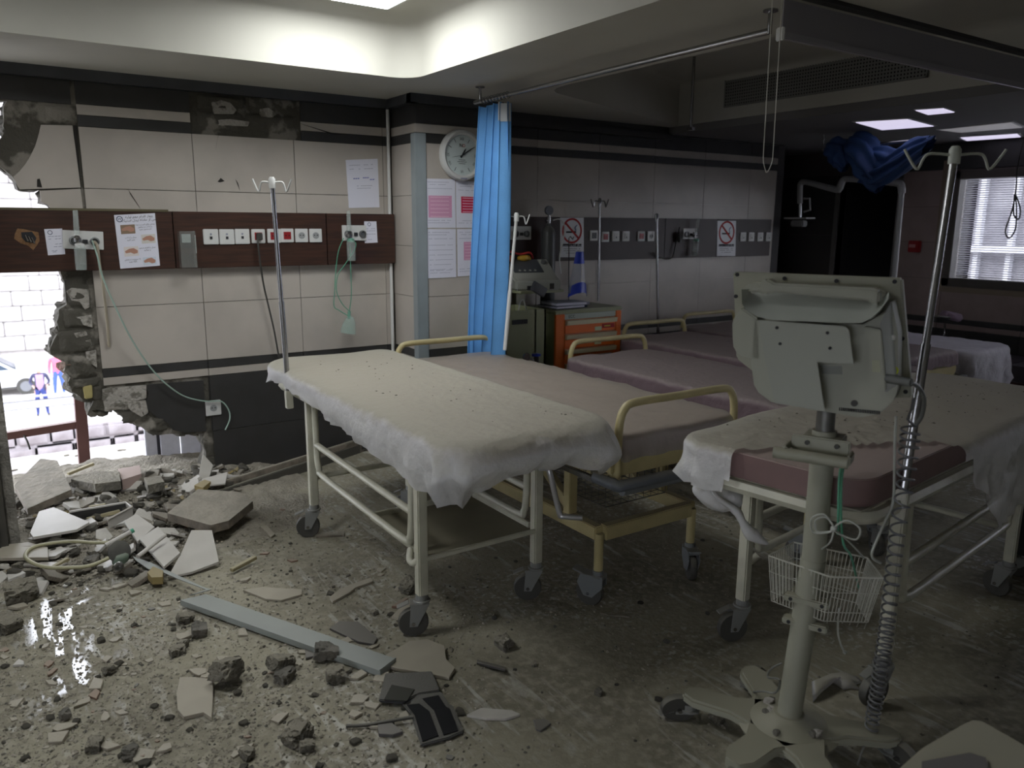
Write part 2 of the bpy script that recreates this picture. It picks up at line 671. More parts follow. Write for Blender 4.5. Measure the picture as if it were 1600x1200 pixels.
# cracks and chips on the left tiles
CRK = mat('crack_shadow', (40, 37, 34), .9)
for pts in ([(343, 205), (339, 222), (337, 235), (339, 222), (342, 208)], [(201, 297), (205, 303), (219, 325), (204, 304)], [(368, 280), (372, 286), (375, 298), (371, 288)],
            [(340, 284), (345, 278), (351, 283), (344, 285)], [(58, 292), (58, 280), (62, 279), (66, 293)], [(466, 192), (520, 208), (548, 210), (520, 210)]):
    MB().prism([W(*p, YW-.0035) for p in pts], (0, .003, 0)).build('chip', CRK, wall)
# wide crack between the hanging tile and the wall
cut([(114, 196), (120, 196), (129, 329), (127, 329), (125, 290)], CRK, 'crack', YW+.006, .004)

# ---- stub of torn wall nearest the left edge of the view
stub = struct('wall_jamb', MB().span((-.5, 4.30, 0), (-.02, 4.62, 2.4)), mat('dark_jamb', (44, 42, 42), .6, col2=(70, 66, 60), scale=5, dust=.3))
MB().span((-.02, 4.36, .04), (.03, 4.62, 2.4)).build('plaster_edge', mat('chalky_plaster', (150, 146, 138), .9, var=.4, scale=5, bump=.6), stub, bevel=.008)
MB().span((-.5, 4.29, 0), (-.05, 4.302, 1.0)).build('dark_panel', T_DARK, stub)
struct('wall_front_left', MB().span((-3.1, 4.4, 0), (-.5, 4.6, 2.42)), PLASTER)

# ---- pillar
pil = struct('pillar', MB().span((2.41+TT, YP+TT, 0), (3.05, YW+.2, 2.42)), CONC)
for zz1, zz0, mt in ((Z['a0'], Z['a'], T_DARK), (Z['a'], Z['b'], T_LIGHT), (Z['b'], Z['c'], T_DARK), (Z['c'], Z['d'], T_LIGHT), (Z['d'], Z['e'], T_LIGHT),
                     (Z['e'], Z['f'], T_LIGHT), (Z['f'], Z['g'], T_LIGHT), (Z['g'], Z['h'], T_DARK), (Z['h'], Z['i'], T_LIGHT), (Z['i'], Z['j'], T_DARK), (Z['j'], Z['k'], T_DARK)):
    tile(YP, YW, zz0, zz1, mt, pil, axis='x+', xp=2.41)
    tile(2.41, 3.05, zz0, zz1, mt, pil, y=YP)
struct('trim_2', MB().span((2.36, YP-.04, 2.345), (3.06, YP+.02, 2.405)).span((2.36, YP-.04, 2.345), (2.42, YW, 2.405)), T_GREY)
gp = struct('trim_3', MB().span((2.405, YP-.012, .02), (2.48, YP, 2.165)).span((2.398, YP-.012, .02), (2.41, YP+.05, 2.165)),
            mat('pale_grey_strip', (140, 148, 150), .5, var=.1), bevel=.003)
# white riser pipe in the corner
pipe = MB().cyl((2.375, YW-.022, .5), (2.378, YW-.022, 2.34), .011).build('riser_pipe', WHITEP, smooth=50)
tag(origin(pipe, (2.375, YW-.022, .5)), 'thin white vertical pipe in the corner beside the pillar', 'pipe')
# ---- back wall, right part
wb = struct('wall_back', MB().span((3.05, YW+TT, 0), (6.45, YW+.2, 2.42)), PLASTER)
xs = [3.05, 3.63, 4.24, 4.85, 5.46, 6.07, 6.45]
for a_, b_ in zip(xs, xs[1:]):
    rows(a_, b_, wb)
struct('trim_4', MB().span((3.05, YW-.05, 2.335), (6.45, YW+.02, 2.405)).span((3.05, YW-.09, 2.30), (4.95, YW, 2.345)), T_DARK)
struct('baseboard_back', MB().span((3.05, YW-.015, 0), (6.45, YW, .08)), T_DARK)
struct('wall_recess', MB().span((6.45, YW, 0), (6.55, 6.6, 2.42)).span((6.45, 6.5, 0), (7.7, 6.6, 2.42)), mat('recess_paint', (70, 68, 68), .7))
# ---- right wall with door and window
PK = mat('pinkish_wall_tile', (150, 132, 128), .45, var=.1)
wr = MB()
DY0, DY1, DZ = 4.45, 5.08, 2.05
WY0, WY1, WZ0, WZ1 = 1.7, 3.93, 1.06, 2.09
wr.span((XR, -2.6, 0), (XR+.15, -2.2, 2.42)).span((XR, -2.2, 0), (XR+.15, .4, 2.42)).span((XR, .4, 0), (XR+.15, 1.2, .9)).span((XR, .4, 1.95), (XR+.15, 1.2, 2.42)).span((XR, 1.2, 0), (XR+.15, WY0, 2.42)).span((XR, WY0, 0), (XR+.15, WY1, WZ0)).span((XR, WY0, WZ1), (XR+.15, WY1, 2.42))  # unseen opening nearest the camera added to daylight the far wall
wr.span((XR, WY1, 0), (XR+.15, DY0, 2.42)).span((XR, DY0, DZ), (XR+.15, DY1, 2.42)).span((XR, DY1, 0), (XR+.15, 6.6, 2.42))
wright = struct('wall_right', wr, mat('wall_right_paint', (92, 84, 82), .6))
for zz1, zz0, mt in ((Z['c'], Z['d'], PK), (Z['d'], Z['e'], PK), (Z['e'], Z['f'], PK), (Z['f'], Z['g'], PK), (Z['g'], Z['h'], T_DARK), (Z['h'], Z['i'], PK), (Z['i'], Z['j'], T_DARK), (Z['j'], Z['k'], T_DARK), (Z['a0'], Z['c'], T_DARK)):
    for a_, b_ in ((1.2, 1.7), (1.7, 2.45), (2.45, 3.2), (3.2, WY1), (WY1, 4.44)):
        if a_ >= 1.7 and b_ <= WY1 and zz1 > WZ0 and zz0 < WZ1:
            if zz0 < WZ0-.02:
                tile(a_, b_, zz0, WZ0-.03, mt, wright, axis='x-', xp=XR)
            continue
        tile(a_, b_, zz0, zz1, mt, wright, axis='x-', xp=XR)
for zz1, zz0 in ((Z['c'], 1.5), (1.5, Z['g']), (Z['g'], 0.02)):
    tile(DY1+.03, 6.4, zz0, zz1, mat('dim_grey_tile', (72, 68, 66), .5), wright, axis='x-', xp=XR)
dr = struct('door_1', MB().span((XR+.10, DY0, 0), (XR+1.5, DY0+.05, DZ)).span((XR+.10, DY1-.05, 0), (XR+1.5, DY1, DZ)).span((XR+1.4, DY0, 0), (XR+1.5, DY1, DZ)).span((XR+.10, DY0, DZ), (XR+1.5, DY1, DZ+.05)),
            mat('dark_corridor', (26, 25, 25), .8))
MB().span((XR-.02, DY0-.05, 0), (XR+.10, DY0, DZ+.05)).span((XR-.02, DY1, 0), (XR+.10, DY1+.05, DZ+.05)).span((XR-.02, DY0-.05, DZ), (XR+.10, DY1+.05, DZ+.05)).build('door_frame', mat('grey_door_frame', (120, 116, 114), .5), dr, bevel=.004)
fr = MB()
WF = mat('bronze_window_frame', (70, 64, 60), .45, dust=.2)
fr.span((XR-.03, WY0, WZ0), (XR+.1, WY1, WZ0+.07)).span((XR-.03, WY0, WZ1-.07), (XR+.1, WY1, WZ1)).span((XR-.03, WY1-.07, WZ0), (XR+.1, WY1, WZ1)).span((XR-.03, WY0, WZ0), (XR+.1, WY0+.07, WZ1))
win = struct('window_1', fr, WF, bevel=.004)
MB().span((XR-.02, WY0-.02, WZ0-.06), (XR+.02, WY1+.1, WZ0-.01)).build('window_sill', mat('beige_sill', (130, 116, 100), .6), win)
MB().span((XR-.02, WY1+.0, WZ0-.05), (XR+.0, WY1+.1, WZ1+.1)).build('window_casing', mat('beige_sill'), win)
MB().span((XR+.05, WY0+.07, WZ0+.07), (XR+.056, WY1-.07, WZ1-.07)).build('pane', glass('window_glass', (225, 225, 235), .12), win)
mb = MB()
for k in range(44):
    z = WZ0+.085+k*.0203
    mb.box((XR+.08, (WY0+WY1)/2, z), (.016, WY1-WY0-.15, .0012), (0, .5, 0))
mb.build('blind_slats', mat('pale_blind', (200, 198, 204), .5), win, kind='stuff')
struct('baseboard_right', MB().span((XR-.015, -2.6, 0), (XR, 4.4, .08)), T_DARK)
# unseen sides of the room
struct('wall_rear', MB().span((-3.1, -2.7, 0), (7.65, -2.6, 2.8)), PLASTER)
struct('wall_west', MB().span((-3.1, -2.6, 0), (-3.0, -1.9, 2.8)).span((-3.1, -1.9, 0), (-3.0, .9, .9)).span((-3.1, -1.9, 1.65), (-3.0, .9, 2.8)).span((-3.1, .9, 0), (-3.0, 4.5, 2.8)), PLASTER)  # unseen opening added in the west wall to let daylight in
# ---- ceiling
ZC, ZT = 2.40, 2.73


def rrect(x0, y0, x1, y1, r, n=6):
    out = []
    for cx, cy, a0 in ((x1-r, y1-r, 0), (x0+r, y1-r, 90), (x0+r, y0+r, 180), (x1-r, y0+r, 270)):
        for k in range(n+1):
            a = R(a0+90*k/n)
            out.append((cx+r*math.cos(a), cy+r*math.sin(a)))
    return out


c1 = rrect(-2.7, -2.2, 2.165, 4.26, .14)
c2 = [(4.93, .3), (4.93, 4.90), (3.22, 4.20), (3.12, 4.16), (3.05, 4.10), (3.0, 4.0), (2.98, 3.85), (2.98, .3)]


def slab(outer, holes, z0, z1):
    loops = [[Vector((x, y, z0)) for x, y in l] for l in [outer]+holes]
    flat = [v for l in loops for v in l]
    tri = geometry.tessellate_polygon(loops)
    mb = MB()
    n = len(flat)
    mb.add(flat, [tuple(t) for t in tri])
    return mb


mb = slab([(-3.1, -2.7), (4.95, -2.7), (4.95, YW+.2), (-3.1, YW+.2)], [c1, c2], ZC, ZC)
cl = struct('ceiling', mb, PLASTER, fix=False)


def coffer(loop, nm):
    n = len(loop)
    cx = sum(p[0] for p in loop)/n
    cy = sum(p[1] for p in loop)/n
    prof = [(0, ZC), (.0, ZC+.17)]+[(.09*(1-math.cos(R(a))), ZC+.24+.09*math.sin(R(a))) for a in (0, 22, 45, 67, 90)]
    vs = []
    for ins, z in prof:
        for x, y in loop:
            sx = 1 if x < cx else -1
            sy = 1 if y < cy else -1
            vs.append((x+sx*ins, y+sy*ins, z))
    fs = [(i*n+k, i*n+(k+1) % n, (i+1)*n+(k+1) % n, (i+1)*n+k) for i in range(len(prof)-1) for k in range(n)]
    fs.append(tuple((len(prof)-1)*n+k for k in range(n)))
    return MB().add(vs, fs).build(nm, PLASTER, cl, smooth=50)


coffer(c1, 'coffer')
coffer(c2, 'coffer')
struct('ceiling_lowered', MB().span((4.95, -2.7, 2.345), (7.65, 6.6, 2.42)), mat('shaded_ceiling', (118, 116, 116), .8))  # ceiling plaster with its shade put into the colour
struct('roof_slab', MB().span((-3.2, -2.8, 2.80), (7.7, 6.7, 2.95)), CONC)
# perforated return air grille in the right side of the second coffer
ga = at(1135, 110, 0, 4.925)
gb = at(1480, 75, 0, 4.925)
ag = thing('air_grille', 'long perforated grey return-air grille in the side of the ceiling recess', 'vent', (4.925, (ga.y+gb.y)/2, 2.44))
y0, y1 = at(1450, 120, 0, 4.925).y, ga.y
z0, z1 = at(1135, 168, 0, 4.925).z, at(1135, 95, 0, 4.925).z
MB().span((4.915, y0, z0), (4.925, y1, z0+.012)).span((4.915, y0, z1-.012), (4.925, y1, z1)).span((4.915, y1-.012, z0), (4.925, y1, z1)).span((4.915, y0, z0), (4.925, y0+.012, z1)).build('grille_frame', mat('dull_grey_metal', (126, 126, 122), .5), ag, world=True)
MB().span((4.921, y0, z0), (4.924, y1, z1)).build('grille_backing', mat('black_void', (18, 18, 18), .9), ag, world=True)
mb = MB()
PT = .022
ny, nzz = int((y1-y0)/PT), int((z1-z0)/PT)
for i in range(ny):
    mb.span((4.917, y0+i*PT, z0), (4.920, y0+i*PT+.012, z1))
for j in range(nzz):
    mb.span((4.916, y0, z0+j*PT), (4.919, y1, z0+j*PT+.011))
mb.build('perforated_plate', mat('dull_grey_metal'), ag, world=True, kind='stuff', fix=False)
# lights
LE = mat('light_diffuser', (250, 253, 253), .5, emit=LAMP)
lp = at(606, 9, 2, ZT-.03)
lt = thing('ceiling_light', 'bright square light panel in the left ceiling recess', 'light', (lp.x-.3, lp.y-.3, ZT-.03))
MB().box((0, 0, .0), (.62, .62, .03)).build('frame', WHITEP, lt)
MB().box((0, 0, -.018), (.58, .58, .004)).build('diffuser', LE, lt)
lt_added = dup(lt)
lt_added.location = (-.25, 2.9, ZT-.03)  # out of view, added here to brighten the left wall and floor
lt_added['label'] = 'added unseen light panel at the left of the left ceiling recess'
FE = mat('dim_diffuser', (214, 208, 232), .5, emit=FARLAMP)


def px_panel(nm, lab, pts, mt, z=2.343):
    q = [fl(*p, z) for p in pts]
    c = sum(q, Vector())/4
    t = thing(nm, lab, 'light', (c.x, c.y, z))
    MB().prism([p.lerp(c, -.08)+Vector((0, 0, -.004)) for p in q], (0, 0, .01)).build('frame', WHITEP if mt else CHROME, t, world=True)
    MB().prism([p.lerp(c, .02)+Vector((0, 0, -.008)) for p in q], (0, 0, .006)).build('diffuser', mt, t, world=True)
    return t


px_panel('ceiling_light', 'glowing light panel on the far ceiling above the bundled blue curtain', [(1336, 190), (1418, 185), (1460, 196), (1378, 202)], FE)
px_panel('ceiling_light', 'small glowing light panel nearest the camera on the far ceiling', [(1430, 171), (1474, 168), (1492, 174), (1450, 178)], FE)
px_panel('ceiling_light', 'light panel with a bare twisted tube at the right edge of the far ceiling', [(1468, 202), (1580, 190), (1598, 198), (1500, 206)], mat('grey_glow', (170, 168, 172), .5, emit=.35))
px_panel('ceiling_light', 'narrow glowing light strip lowest on the far ceiling near the window', [(1500, 214), (1590, 208), (1596, 213), (1510, 219)], FE)
# ================================================================ OUTSIDE THE TORN WALL
SNOW = mat('pale_ground', (176, 172, 168), .9, col2=(140, 134, 130), scale=1.5, thr=(.55, .7))
STONE = mat('pale_stone', (134, 128, 130), .9, col2=(106, 99, 100), scale=1.3, bump=.8, bscale=4)
struct('ground_outside', MB().span((-30, 29.2, -5.6), (45, 60, -5.05)).span((-30, 9, -7.4), (45, 29.2, -6.9)), SNOW)
struct('unseen_ground', MB().span((-250, -250, -8), (250, 250, -7.5)), mat('asphalt', (84, 84, 86), .9, var=.2))  # unseen ground added to block sky light from below, dark to cut bounce
ledge = struct('outside_ledge', MB().span((-2.5, 5.45, -.35), (3.2, 6.7, -.12)), SNOW)
for k in range(14):
    q = (rr.uniform(-.2, 1.3), rr.uniform(5.7, 6.6), -.1)
    MB().rock((q[0], q[1], -.118), (.02+.02*rr.random(), .02, .008), k+50).build('rubble_lump', CONC, ledge)
ow = struct('retaining_wall', MB().span((-12, 29.0, -7), (24, 29.4, -5.08)), STONE)
mbk = [MB().box((0, 0, 0), (1.12, .14, .46)), MB().box((0, 0, 0), (.9, .18, .44)), MB().box((0, 0, 0), (.72, .12, .46))]
base = [q.build('stone_block', STONE, ow, bevel=.07, seg=2, world=False) for q in mbk]
fresh = [True]*3
for j in range(4):
    x = -3.2-.5*(j % 2)
    while x < 10:
        k = rr.randrange(3)
        wd = (1.12, .9, .72)[k]
        o = base[k]
        if not fresh[k]:
            o = base[k].copy()
            C.objects.link(o)
        fresh[k] = False
        o.location = (x+wd/2, 29.0-rr.uniform(0, .03), -6.72+.475*j)
        x += wd+.015
STONE2 = mat('pale_facade_stone', (180, 176, 174), .9, col2=(150, 145, 143), scale=1.1, bump=.5, bscale=4)
ow2 = struct('stone_facade', MB().span((-20, 40.0, -5.1), (40, 40.6, 14)), STONE2)
base2 = [MB().box((0, 0, 0), (1.5, .2, .62)).build('stone_block', STONE2, ow2, bevel=.03), MB().box((0, 0, 0), (1.1, .26, .62)).build('stone_block', STONE2, ow2, bevel=.03)]
first = [True, True]
for j in range(13):
    x = -.9-.7*(j % 2)
    while x < 6.2:
        k = rr.randrange(2)
        o = base2[k] if first[k] else base2[k].copy()
        if not first[k]:
            C.objects.link(o)
        first[k] = False
        o.location = (x+(1.5, 1.1)[k]/2, 39.95-rr.uniform(0, .08), -3.6+.64*j)
        x += (1.5, 1.1)[k]+.02
# guard rail
gr = thing('guard_rail', 'long white roadside rail outside, in front of the standing people', 'railing', (1.2, 30.2, -5.05))
RAILM = mat('white_rail_paint', (150, 150, 156), .5)
MB().span((-6, 30.15, -4.55), (12, 30.2, -4.25)).build('rail', RAILM, gr, world=True, bevel=.04)
MB().span((-6, 30.13, -4.16), (12, 30.18, -4.10)).build('rail', RAILM, gr, world=True)
for x in (-1.5, 2.35, 6.2):
    MB().cyl((x, 30.25, -5.05), (x, 30.25, -3.95), .16).lathe([(.3, 0), (.36, .12), (.3, .3), (.1, .38)], (x, 30.25, -4.0)).build('post', RAILM, gr, world=True, smooth=50)
# brown steel frame outside the opening
BRN = mat('brown_red_steel', (104, 66, 62), .55, dust=.2)
sf = thing('steel_post_frame', 'brown steel post and cross rail standing just outside the torn opening', 'frame', (fl(135, 755, -.12).x, 5.6, -.12))
MB().bar(at(135, 762, 1, 5.6), at(120, 560, 1, 5.6), .065, .065).build('post', BRN, sf, world=True)
MB().bar(at(127, 662, 1, 5.6), at(-60, 692, 1, 5.6), .05, .045).build('cross_rail', BRN, sf, world=True)
MB().tube([at(37, 680, 1, 5.58), at(42, 688, 1, 5.55), at(47, 702, 1, 5.55)], .006, 6, 4).build('cut_wire', BLACKP, sf, world=True)
# white panelled door leaf outside, right of the opening
WD = mat('white_door_paint', (212, 212, 220), .5, var=.06, scale=30)
dl = thing('door_leaf', 'white slatted door leaf standing outside behind the lower right of the opening', 'door', (W(275, 740, 5.5).x, 5.5, -.12))


def slat(x0, x1, y, mt, nm, d=.03, zt=.62):
    a, b2 = W(x0, 700, y).x, W(x1, 700, y).x
    return MB().span((a, y, -.11), (b2, y+d, zt)).build(nm, mt, dl, world=True, bevel=.004)


slat(228, 246, 5.5, WD, 'frame_stile')
slat(246, 252, 5.53, mat('dark_gap', (60, 58, 60), .8), 'louvre_gap', .01)
slat(252, 282, 5.5, WD, 'panel')
slat(284, 314, 5.49, WD, 'panel')
slat(315, 319, 5.47, mat('grey_edge', (120, 118, 122), .6), 'frame_stile')
slat(320, 345, 5.46, mat('brown_reveal', (78, 66, 62), .8), 'reveal')


# people far outside
def person(x, y, z0, h, pose, label, mats, rz=0, hair=True):
    t = thing('person', label, 'person', (x, y, z0), rz)
    k = h/1.75
    hs = {'hips': [(.21, 0, 1.42), (.29, .04, 1.18), (.18, -.10, 1.06)], 'down': [(.22, 0, 1.42), (.27, .02, 1.12), (.28, -.05, .86)], 'fold': [(.22, 0, 1.42), (.28, -.02, 1.14), (.03, -.17, 1.16)]}[pose]
    V, Ed, Rd = [], [], []

    def v(p, r, par=None):
        V.append((p[0]*k, p[1]*k, p[2]*k))
        Rd.append(r*k)
        if par is not None:
            Ed.append((par, len(V)-1))
        return len(V)-1
    pv = v((0, 0, .95), .15)
    w1 = v((0, 0, 1.12), .14, pv)
    ch = v((0, 0, 1.33), .165, w1)
    nk = v((0, 0, 1.49), .06, ch)
    hd = v((0, -.01, 1.60), .085, nk)
    tp = v((0, 0, 1.70), .075, hd)
    v((0, -.105, 1.61), .02, hd)
    for s in (-1, 1):
        v((s*.09, 0, 1.61), .018, hd)
        sh = v((s*.17, 0, 1.44), .075, ch)
        e = v((s*hs[0][0], hs[0][1], hs[0][2]-.02), .06, sh)
        e = v((s*hs[1][0], hs[1][1], hs[1][2]), .048, e)
        hnd = v((s*hs[2][0], hs[2][1], hs[2][2]), .034, e)
        for q in range(5):
            v((s*hs[2][0]+(-.03+.016*q), hs[2][1]-.02-(.02 if q == 0 else 0), hs[2][2]-(.09 if 0 < q < 4 else .07)), .010, hnd)
        hp = v((s*.10, 0, .86), .105, pv)
        kn = v((s*.13, -.01, .48), .07, hp)
        an = v((s*.15, .02, .09), .045, kn)
        v((s*.17, -.13, .035), .038, an)
    me = bpy.data.meshes.new('body')
    me.from_pydata(V, Ed, [])
    o = bpy.data.objects.new('body_tmp', me)
    C.objects.link(o)
    sk = o.modifiers.new('s', 'SKIN')
    o.modifiers.new('u', 'SUBSURF').levels = 1
    for i, r_ in enumerate(Rd):
        me.skin_vertices[0].data[i].radius = (r_, r_*(.8 if i < 3 else 1))
        me.skin_vertices[0].data[i].use_root = (i == 0)
    dg = bpy.context.evaluated_depsgraph_get()
    nm = bpy.data.meshes.new_from_object(o.evaluated_get(dg))
    bpy.data.objects.remove(o)
    nm.materials.clear()
    for m_ in mats:
        nm.materials.append(m_)
    for f in nm.polygons:
        c = f.center/k
        if c.z > 1.50 or (abs(c.x) > .17 and c.z < hs[2][2]+.03 and c.z > .7 and pose != 'fold'):
            f.material_index = 0
        elif c.z > .93:
            f.material_index = 1 if (abs(c.x) > .085 or c.y > .03 or c.z > 1.4) else 2
        elif c.z > .08:
            f.material_index = 3
        else:
            f.material_index = 4
    bo = bpy.data.objects.new('body', nm)
    C.objects.link(bo)
    bo.parent = t
    MB().rock((0, .012*k, 1.665*k), (.088*k, .095*k, .085*k), 3).build('hair', mats[5], t, smooth=180)
    mf = MB()
    for s in (-1, 1):
        mf.rock((s*.032*k, -.088*k, 1.62*k), .010*k, 1, 1)
    mf.box((0, -.088*k, 1.565*k), (.04*k, .01, .008*k))
    mf.build('face_features', mats[5], t)
    return t


SK = mat('skin', (190, 150, 130), .6)
JEAN = mat('blue_jeans', (60, 84, 150), .8)
NAVY = mat('navy_jacket', (52, 52, 78), .8)
LILAC = mat('lilac_shirt', (150, 120, 150), .8)
REDT = mat('pinkish_red_top', (210, 90, 110), .8)
GREYH = mat('grey_hair', (150, 145, 140), .9)
DKH = mat('dark_hair', (40, 34, 32), .9)
SHOE = mat('dark_shoes', (40, 40, 46), .6)
p = at(68, 649, 2, -5.05)
person(p.x, p.y, -5.05, 1.76, 'hips', 'person in navy jacket, lilac shirt and blue trousers, hands on hips behind the rail', [SK, NAVY, LILAC, mat('navy_trousers', (48, 60, 120), .8), SHOE, GREYH])
p = at(94, 617, 2, -5.05)
person(p.x, p.y, -5.05, 1.75, 'down', 'person in a pinkish red top and blue jeans standing farther right on the road', [SK, REDT, REDT, JEAN, SHOE, DKH])
# the car
CARP = mat('white_car_paint', (222, 222, 226), .25)
p = at(33, 617, 2, -5.05)
car = thing('car', 'white saloon car parked on the road outside beyond the rail', 'car', (p.x-1.2, p.y+.9, -5.05))
prof = [(-2.2, .3), (2.15, .3), (2.2, .62), (2.05, .85), (1.1, .98), (.45, 1.42), (-.9, 1.45), (-1.6, 1.0), (-2.15, .95), (-2.25, .6)]
mb = MB()
vs = []
for y, ins in ((-.85, 0), (.85, 0)):
    vs += [(a, y*(1-.12*(1 if b_ > 1.2 else 0)), b_) for a, b_ in prof]
n_ = len(prof)
mb.add(vs, [tuple(range(n_)), tuple(range(2*n_-1, n_-1, -1))]+[(i, (i+1) % n_, n_+(i+1) % n_, n_+i) for i in range(n_)])
mb.build('body', CARP, car, bevel=.05, smooth=40)
GLS = mat('dark_car_glass', (60, 70, 82), .1)
MB().prism([(.95, -.83, 1.0), (.42, -.775, 1.36), (-.1, -.775, 1.38), (-.1, -.84, 1.0)], (0, -.02, 0)).build('side_window', GLS, car)
MB().prism([(-.18, -.84, 1.0), (-.18, -.775, 1.38), (-.85, -.775, 1.38), (-1.35, -.84, 1.02)], (0, -.02, 0)).build('side_window', GLS, car)
MB().prism([(1.13, -.7, .99), (1.13, .7, .99), (.47, .66, 1.41), (.47, -.66, 1.41)], (.02, 0, .02)).build('windscreen', GLS, car)
for x in (-1.35, 1.4):
    for s in (-1, 1):
        wl = MB().cyl((x, s*.70, .32), (x, s*.88, .32), .33, n=24).build('wheel', BLACKP, car, smooth=40)
        MB().cyl((x, s*.881, .32), (x, s*.9, .32), .2, n=18).build('hubcap', mat('grey_hub', (120, 122, 126), .4, metal=.6), wl, smooth=40)
MB().span((-2.2, -.86, .25), (2.2, -.85, .33)).build('sill_trim', BLACKP, car)
# pale building beyond the window on the right
ob = struct('neighbour_building', MB().span((11.5, 2.2, -7.5), (12, 11, 5.5)), mat('neighbour_wall', (150, 148, 152), .9, col2=(120, 118, 124), scale=2))
for k in range(11):
    MB().span((11.4, 2.6+k*.42, -1), (11.5, 2.6+k*.42+.06, 3.4)).build('facade_post', mat('neighbour_post', (205, 205, 210), .7), ob)
for z in (.35, 1.25, 2.4):
    MB().span((11.32, 2.4, z), (11.42, 10, z+.09)).build('facade_band', mat('neighbour_post'), ob)

# ================================================================ HEAD-END SERVICE PANELS
CY = YW-.055


def px(x, y, d=0):
    return at(x, y, 1, CY-d)


con = thing('service_panel', 'dark brown bedhead service panel across the torn hole with a row of sockets', 'wall panel', (1.0, CY, 1.32))
edges = [(-1.6, W(271, 370, CY).x), (W(272.5, 370, CY).x, W(510, 370, CY).x), (W(511.5, 370, CY).x, W(617, 370, CY).x)]
for i, (a, b_) in enumerate(edges):
    MB().span((a, CY, 1.327), (b_, CY+.05, 1.658)).build('panel_board', WOOD, con, world=True, bevel=.002)
MB().span((-1.6, CY-.004, 1.655), (W(266, 370, CY).x, CY+.05, 1.668)).build('top_trim', mat('olive_dust_edge', (92, 86, 64), .8), con, world=True)
# torn-out fitting
tx = px(42, 374)
mb = MB().prism([px(x, y, .002) for x, y in [(23, 366), (27, 357), (38, 358), (46, 360), (60, 363), (62, 376), (58, 383), (52, 391), (44, 384), (32, 380), (22, 373)]], (0, .004, 0))
hole_ = mb.build('torn_veneer', mat('torn_wood_fibre', (128, 96, 66), .9, bump=.8), con, world=True)
MB().prism([px(x, y, .004) for x, y in [(33, 363), (50, 362), (57, 372), (54, 380), (40, 378), (34, 371)]], (0, .003, 0)).build('dark_hole', INK, hole_, world=True)
for s in range(3):
    MB().cyl(px(40+s*5, 368+s*2, .005), px(44+s*5, 376+s*2, .03), .005).build('pipe_stub', CHROME, con, world=True)


def plate(par, cx, cy, kind, w=.086, tilt=0, y=None):
    yy = CY if y is None else y
    c = at(cx, cy, 1, yy)
    rot = Matrix.Rotation(tilt, 3, 'Y')
    o = MB().box((c.x, yy-.006, c.z), (w-.003, .012, w), rot).build({'sw': 'switch_plate', 'data': 'data_plate'}.get(kind, 'socket_plate'), WHITEP, par, world=True, bevel=.003)

    def sub(mb, nm, m_):
        q = mb.build(nm, m_, None)
        q.parent = o
        q.data.transform(world_of(par).inverted())
        return q
    if kind == 'red':
        sub(MB().box((c.x, yy-.0135, c.z), (.046, .004, .046), rot), 'red_insert', mat('red_socket', (140, 26, 30), .4))
        sub(MB().cyl((c.x-.01, yy-.017, c.z), (c.x-.01, yy-.012, c.z), .004).cyl((c.x+.01, yy-.017, c.z), (c.x+.01, yy-.012, c.z), .004), 'pin_hole', INK)
    elif kind == 'eu':
        sub(MB().lathe([(.021, 0), (.021, .002), (.018, .002), (.017, -.004)], (c.x, yy-.0125, c.z), (PI/2, 0, 0)), 'socket_ring', mat('grey_plastic', (150, 152, 152), .5))
        sub(MB().cyl((c.x-.009, yy-.018, c.z+.002), (c.x-.009, yy-.012, c.z+.002), .003).cyl((c.x+.009, yy-.018, c.z+.002), (c.x+.009, yy-.012, c.z+.002), .003), 'pin_hole', INK)
    elif kind == 'data':
        sub(MB().box((c.x, yy-.0135, c.z-.006), (.014, .004, .016), rot), 'jack', INK)
        sub(MB().lathe([(.006, 0), (.006, .002)], (c.x, yy-.012, c.z+.016), (PI/2, 0, 0), 10), 'logo_ring', INKG)
    elif kind == 'sw':
        sub(MB().box((c.x, yy-.0135, c.z), (.04, .005, .05), rot), 'rocker', mat('offwhite_rocker', (190, 190, 186), .4))
        sub(MB().box((c.x, yy-.017, c.z-.01), (.006, .003, .012), rot), 'indicator', INK)
    elif kind == 'dark':
        sub(MB().box((c.x, yy-.0135, c.z), (.046, .004, .046), rot), 'grey_insert', mat('dark_insert', (70, 72, 74), .4))
    return o


for i, k in enumerate(['data', 'data', 'data', 'red', 'red', 'red', 'eu', 'eu']):
    plate(con, (329, 354, 378, 403, 427.5, 448, 470.5, 492.5)[i], (370, 370, 369.5, 369, 368.5, 368, 368, 368)[i], k, .091 if i < 3 else .086)
for i, x in enumerate((403,)):
    c = px(x, 369)
    MB().box((c.x, CY-.03, c.z-.002), (.032, .04, .045)).build('plug', BLACKP, con, world=True, bevel=.005)


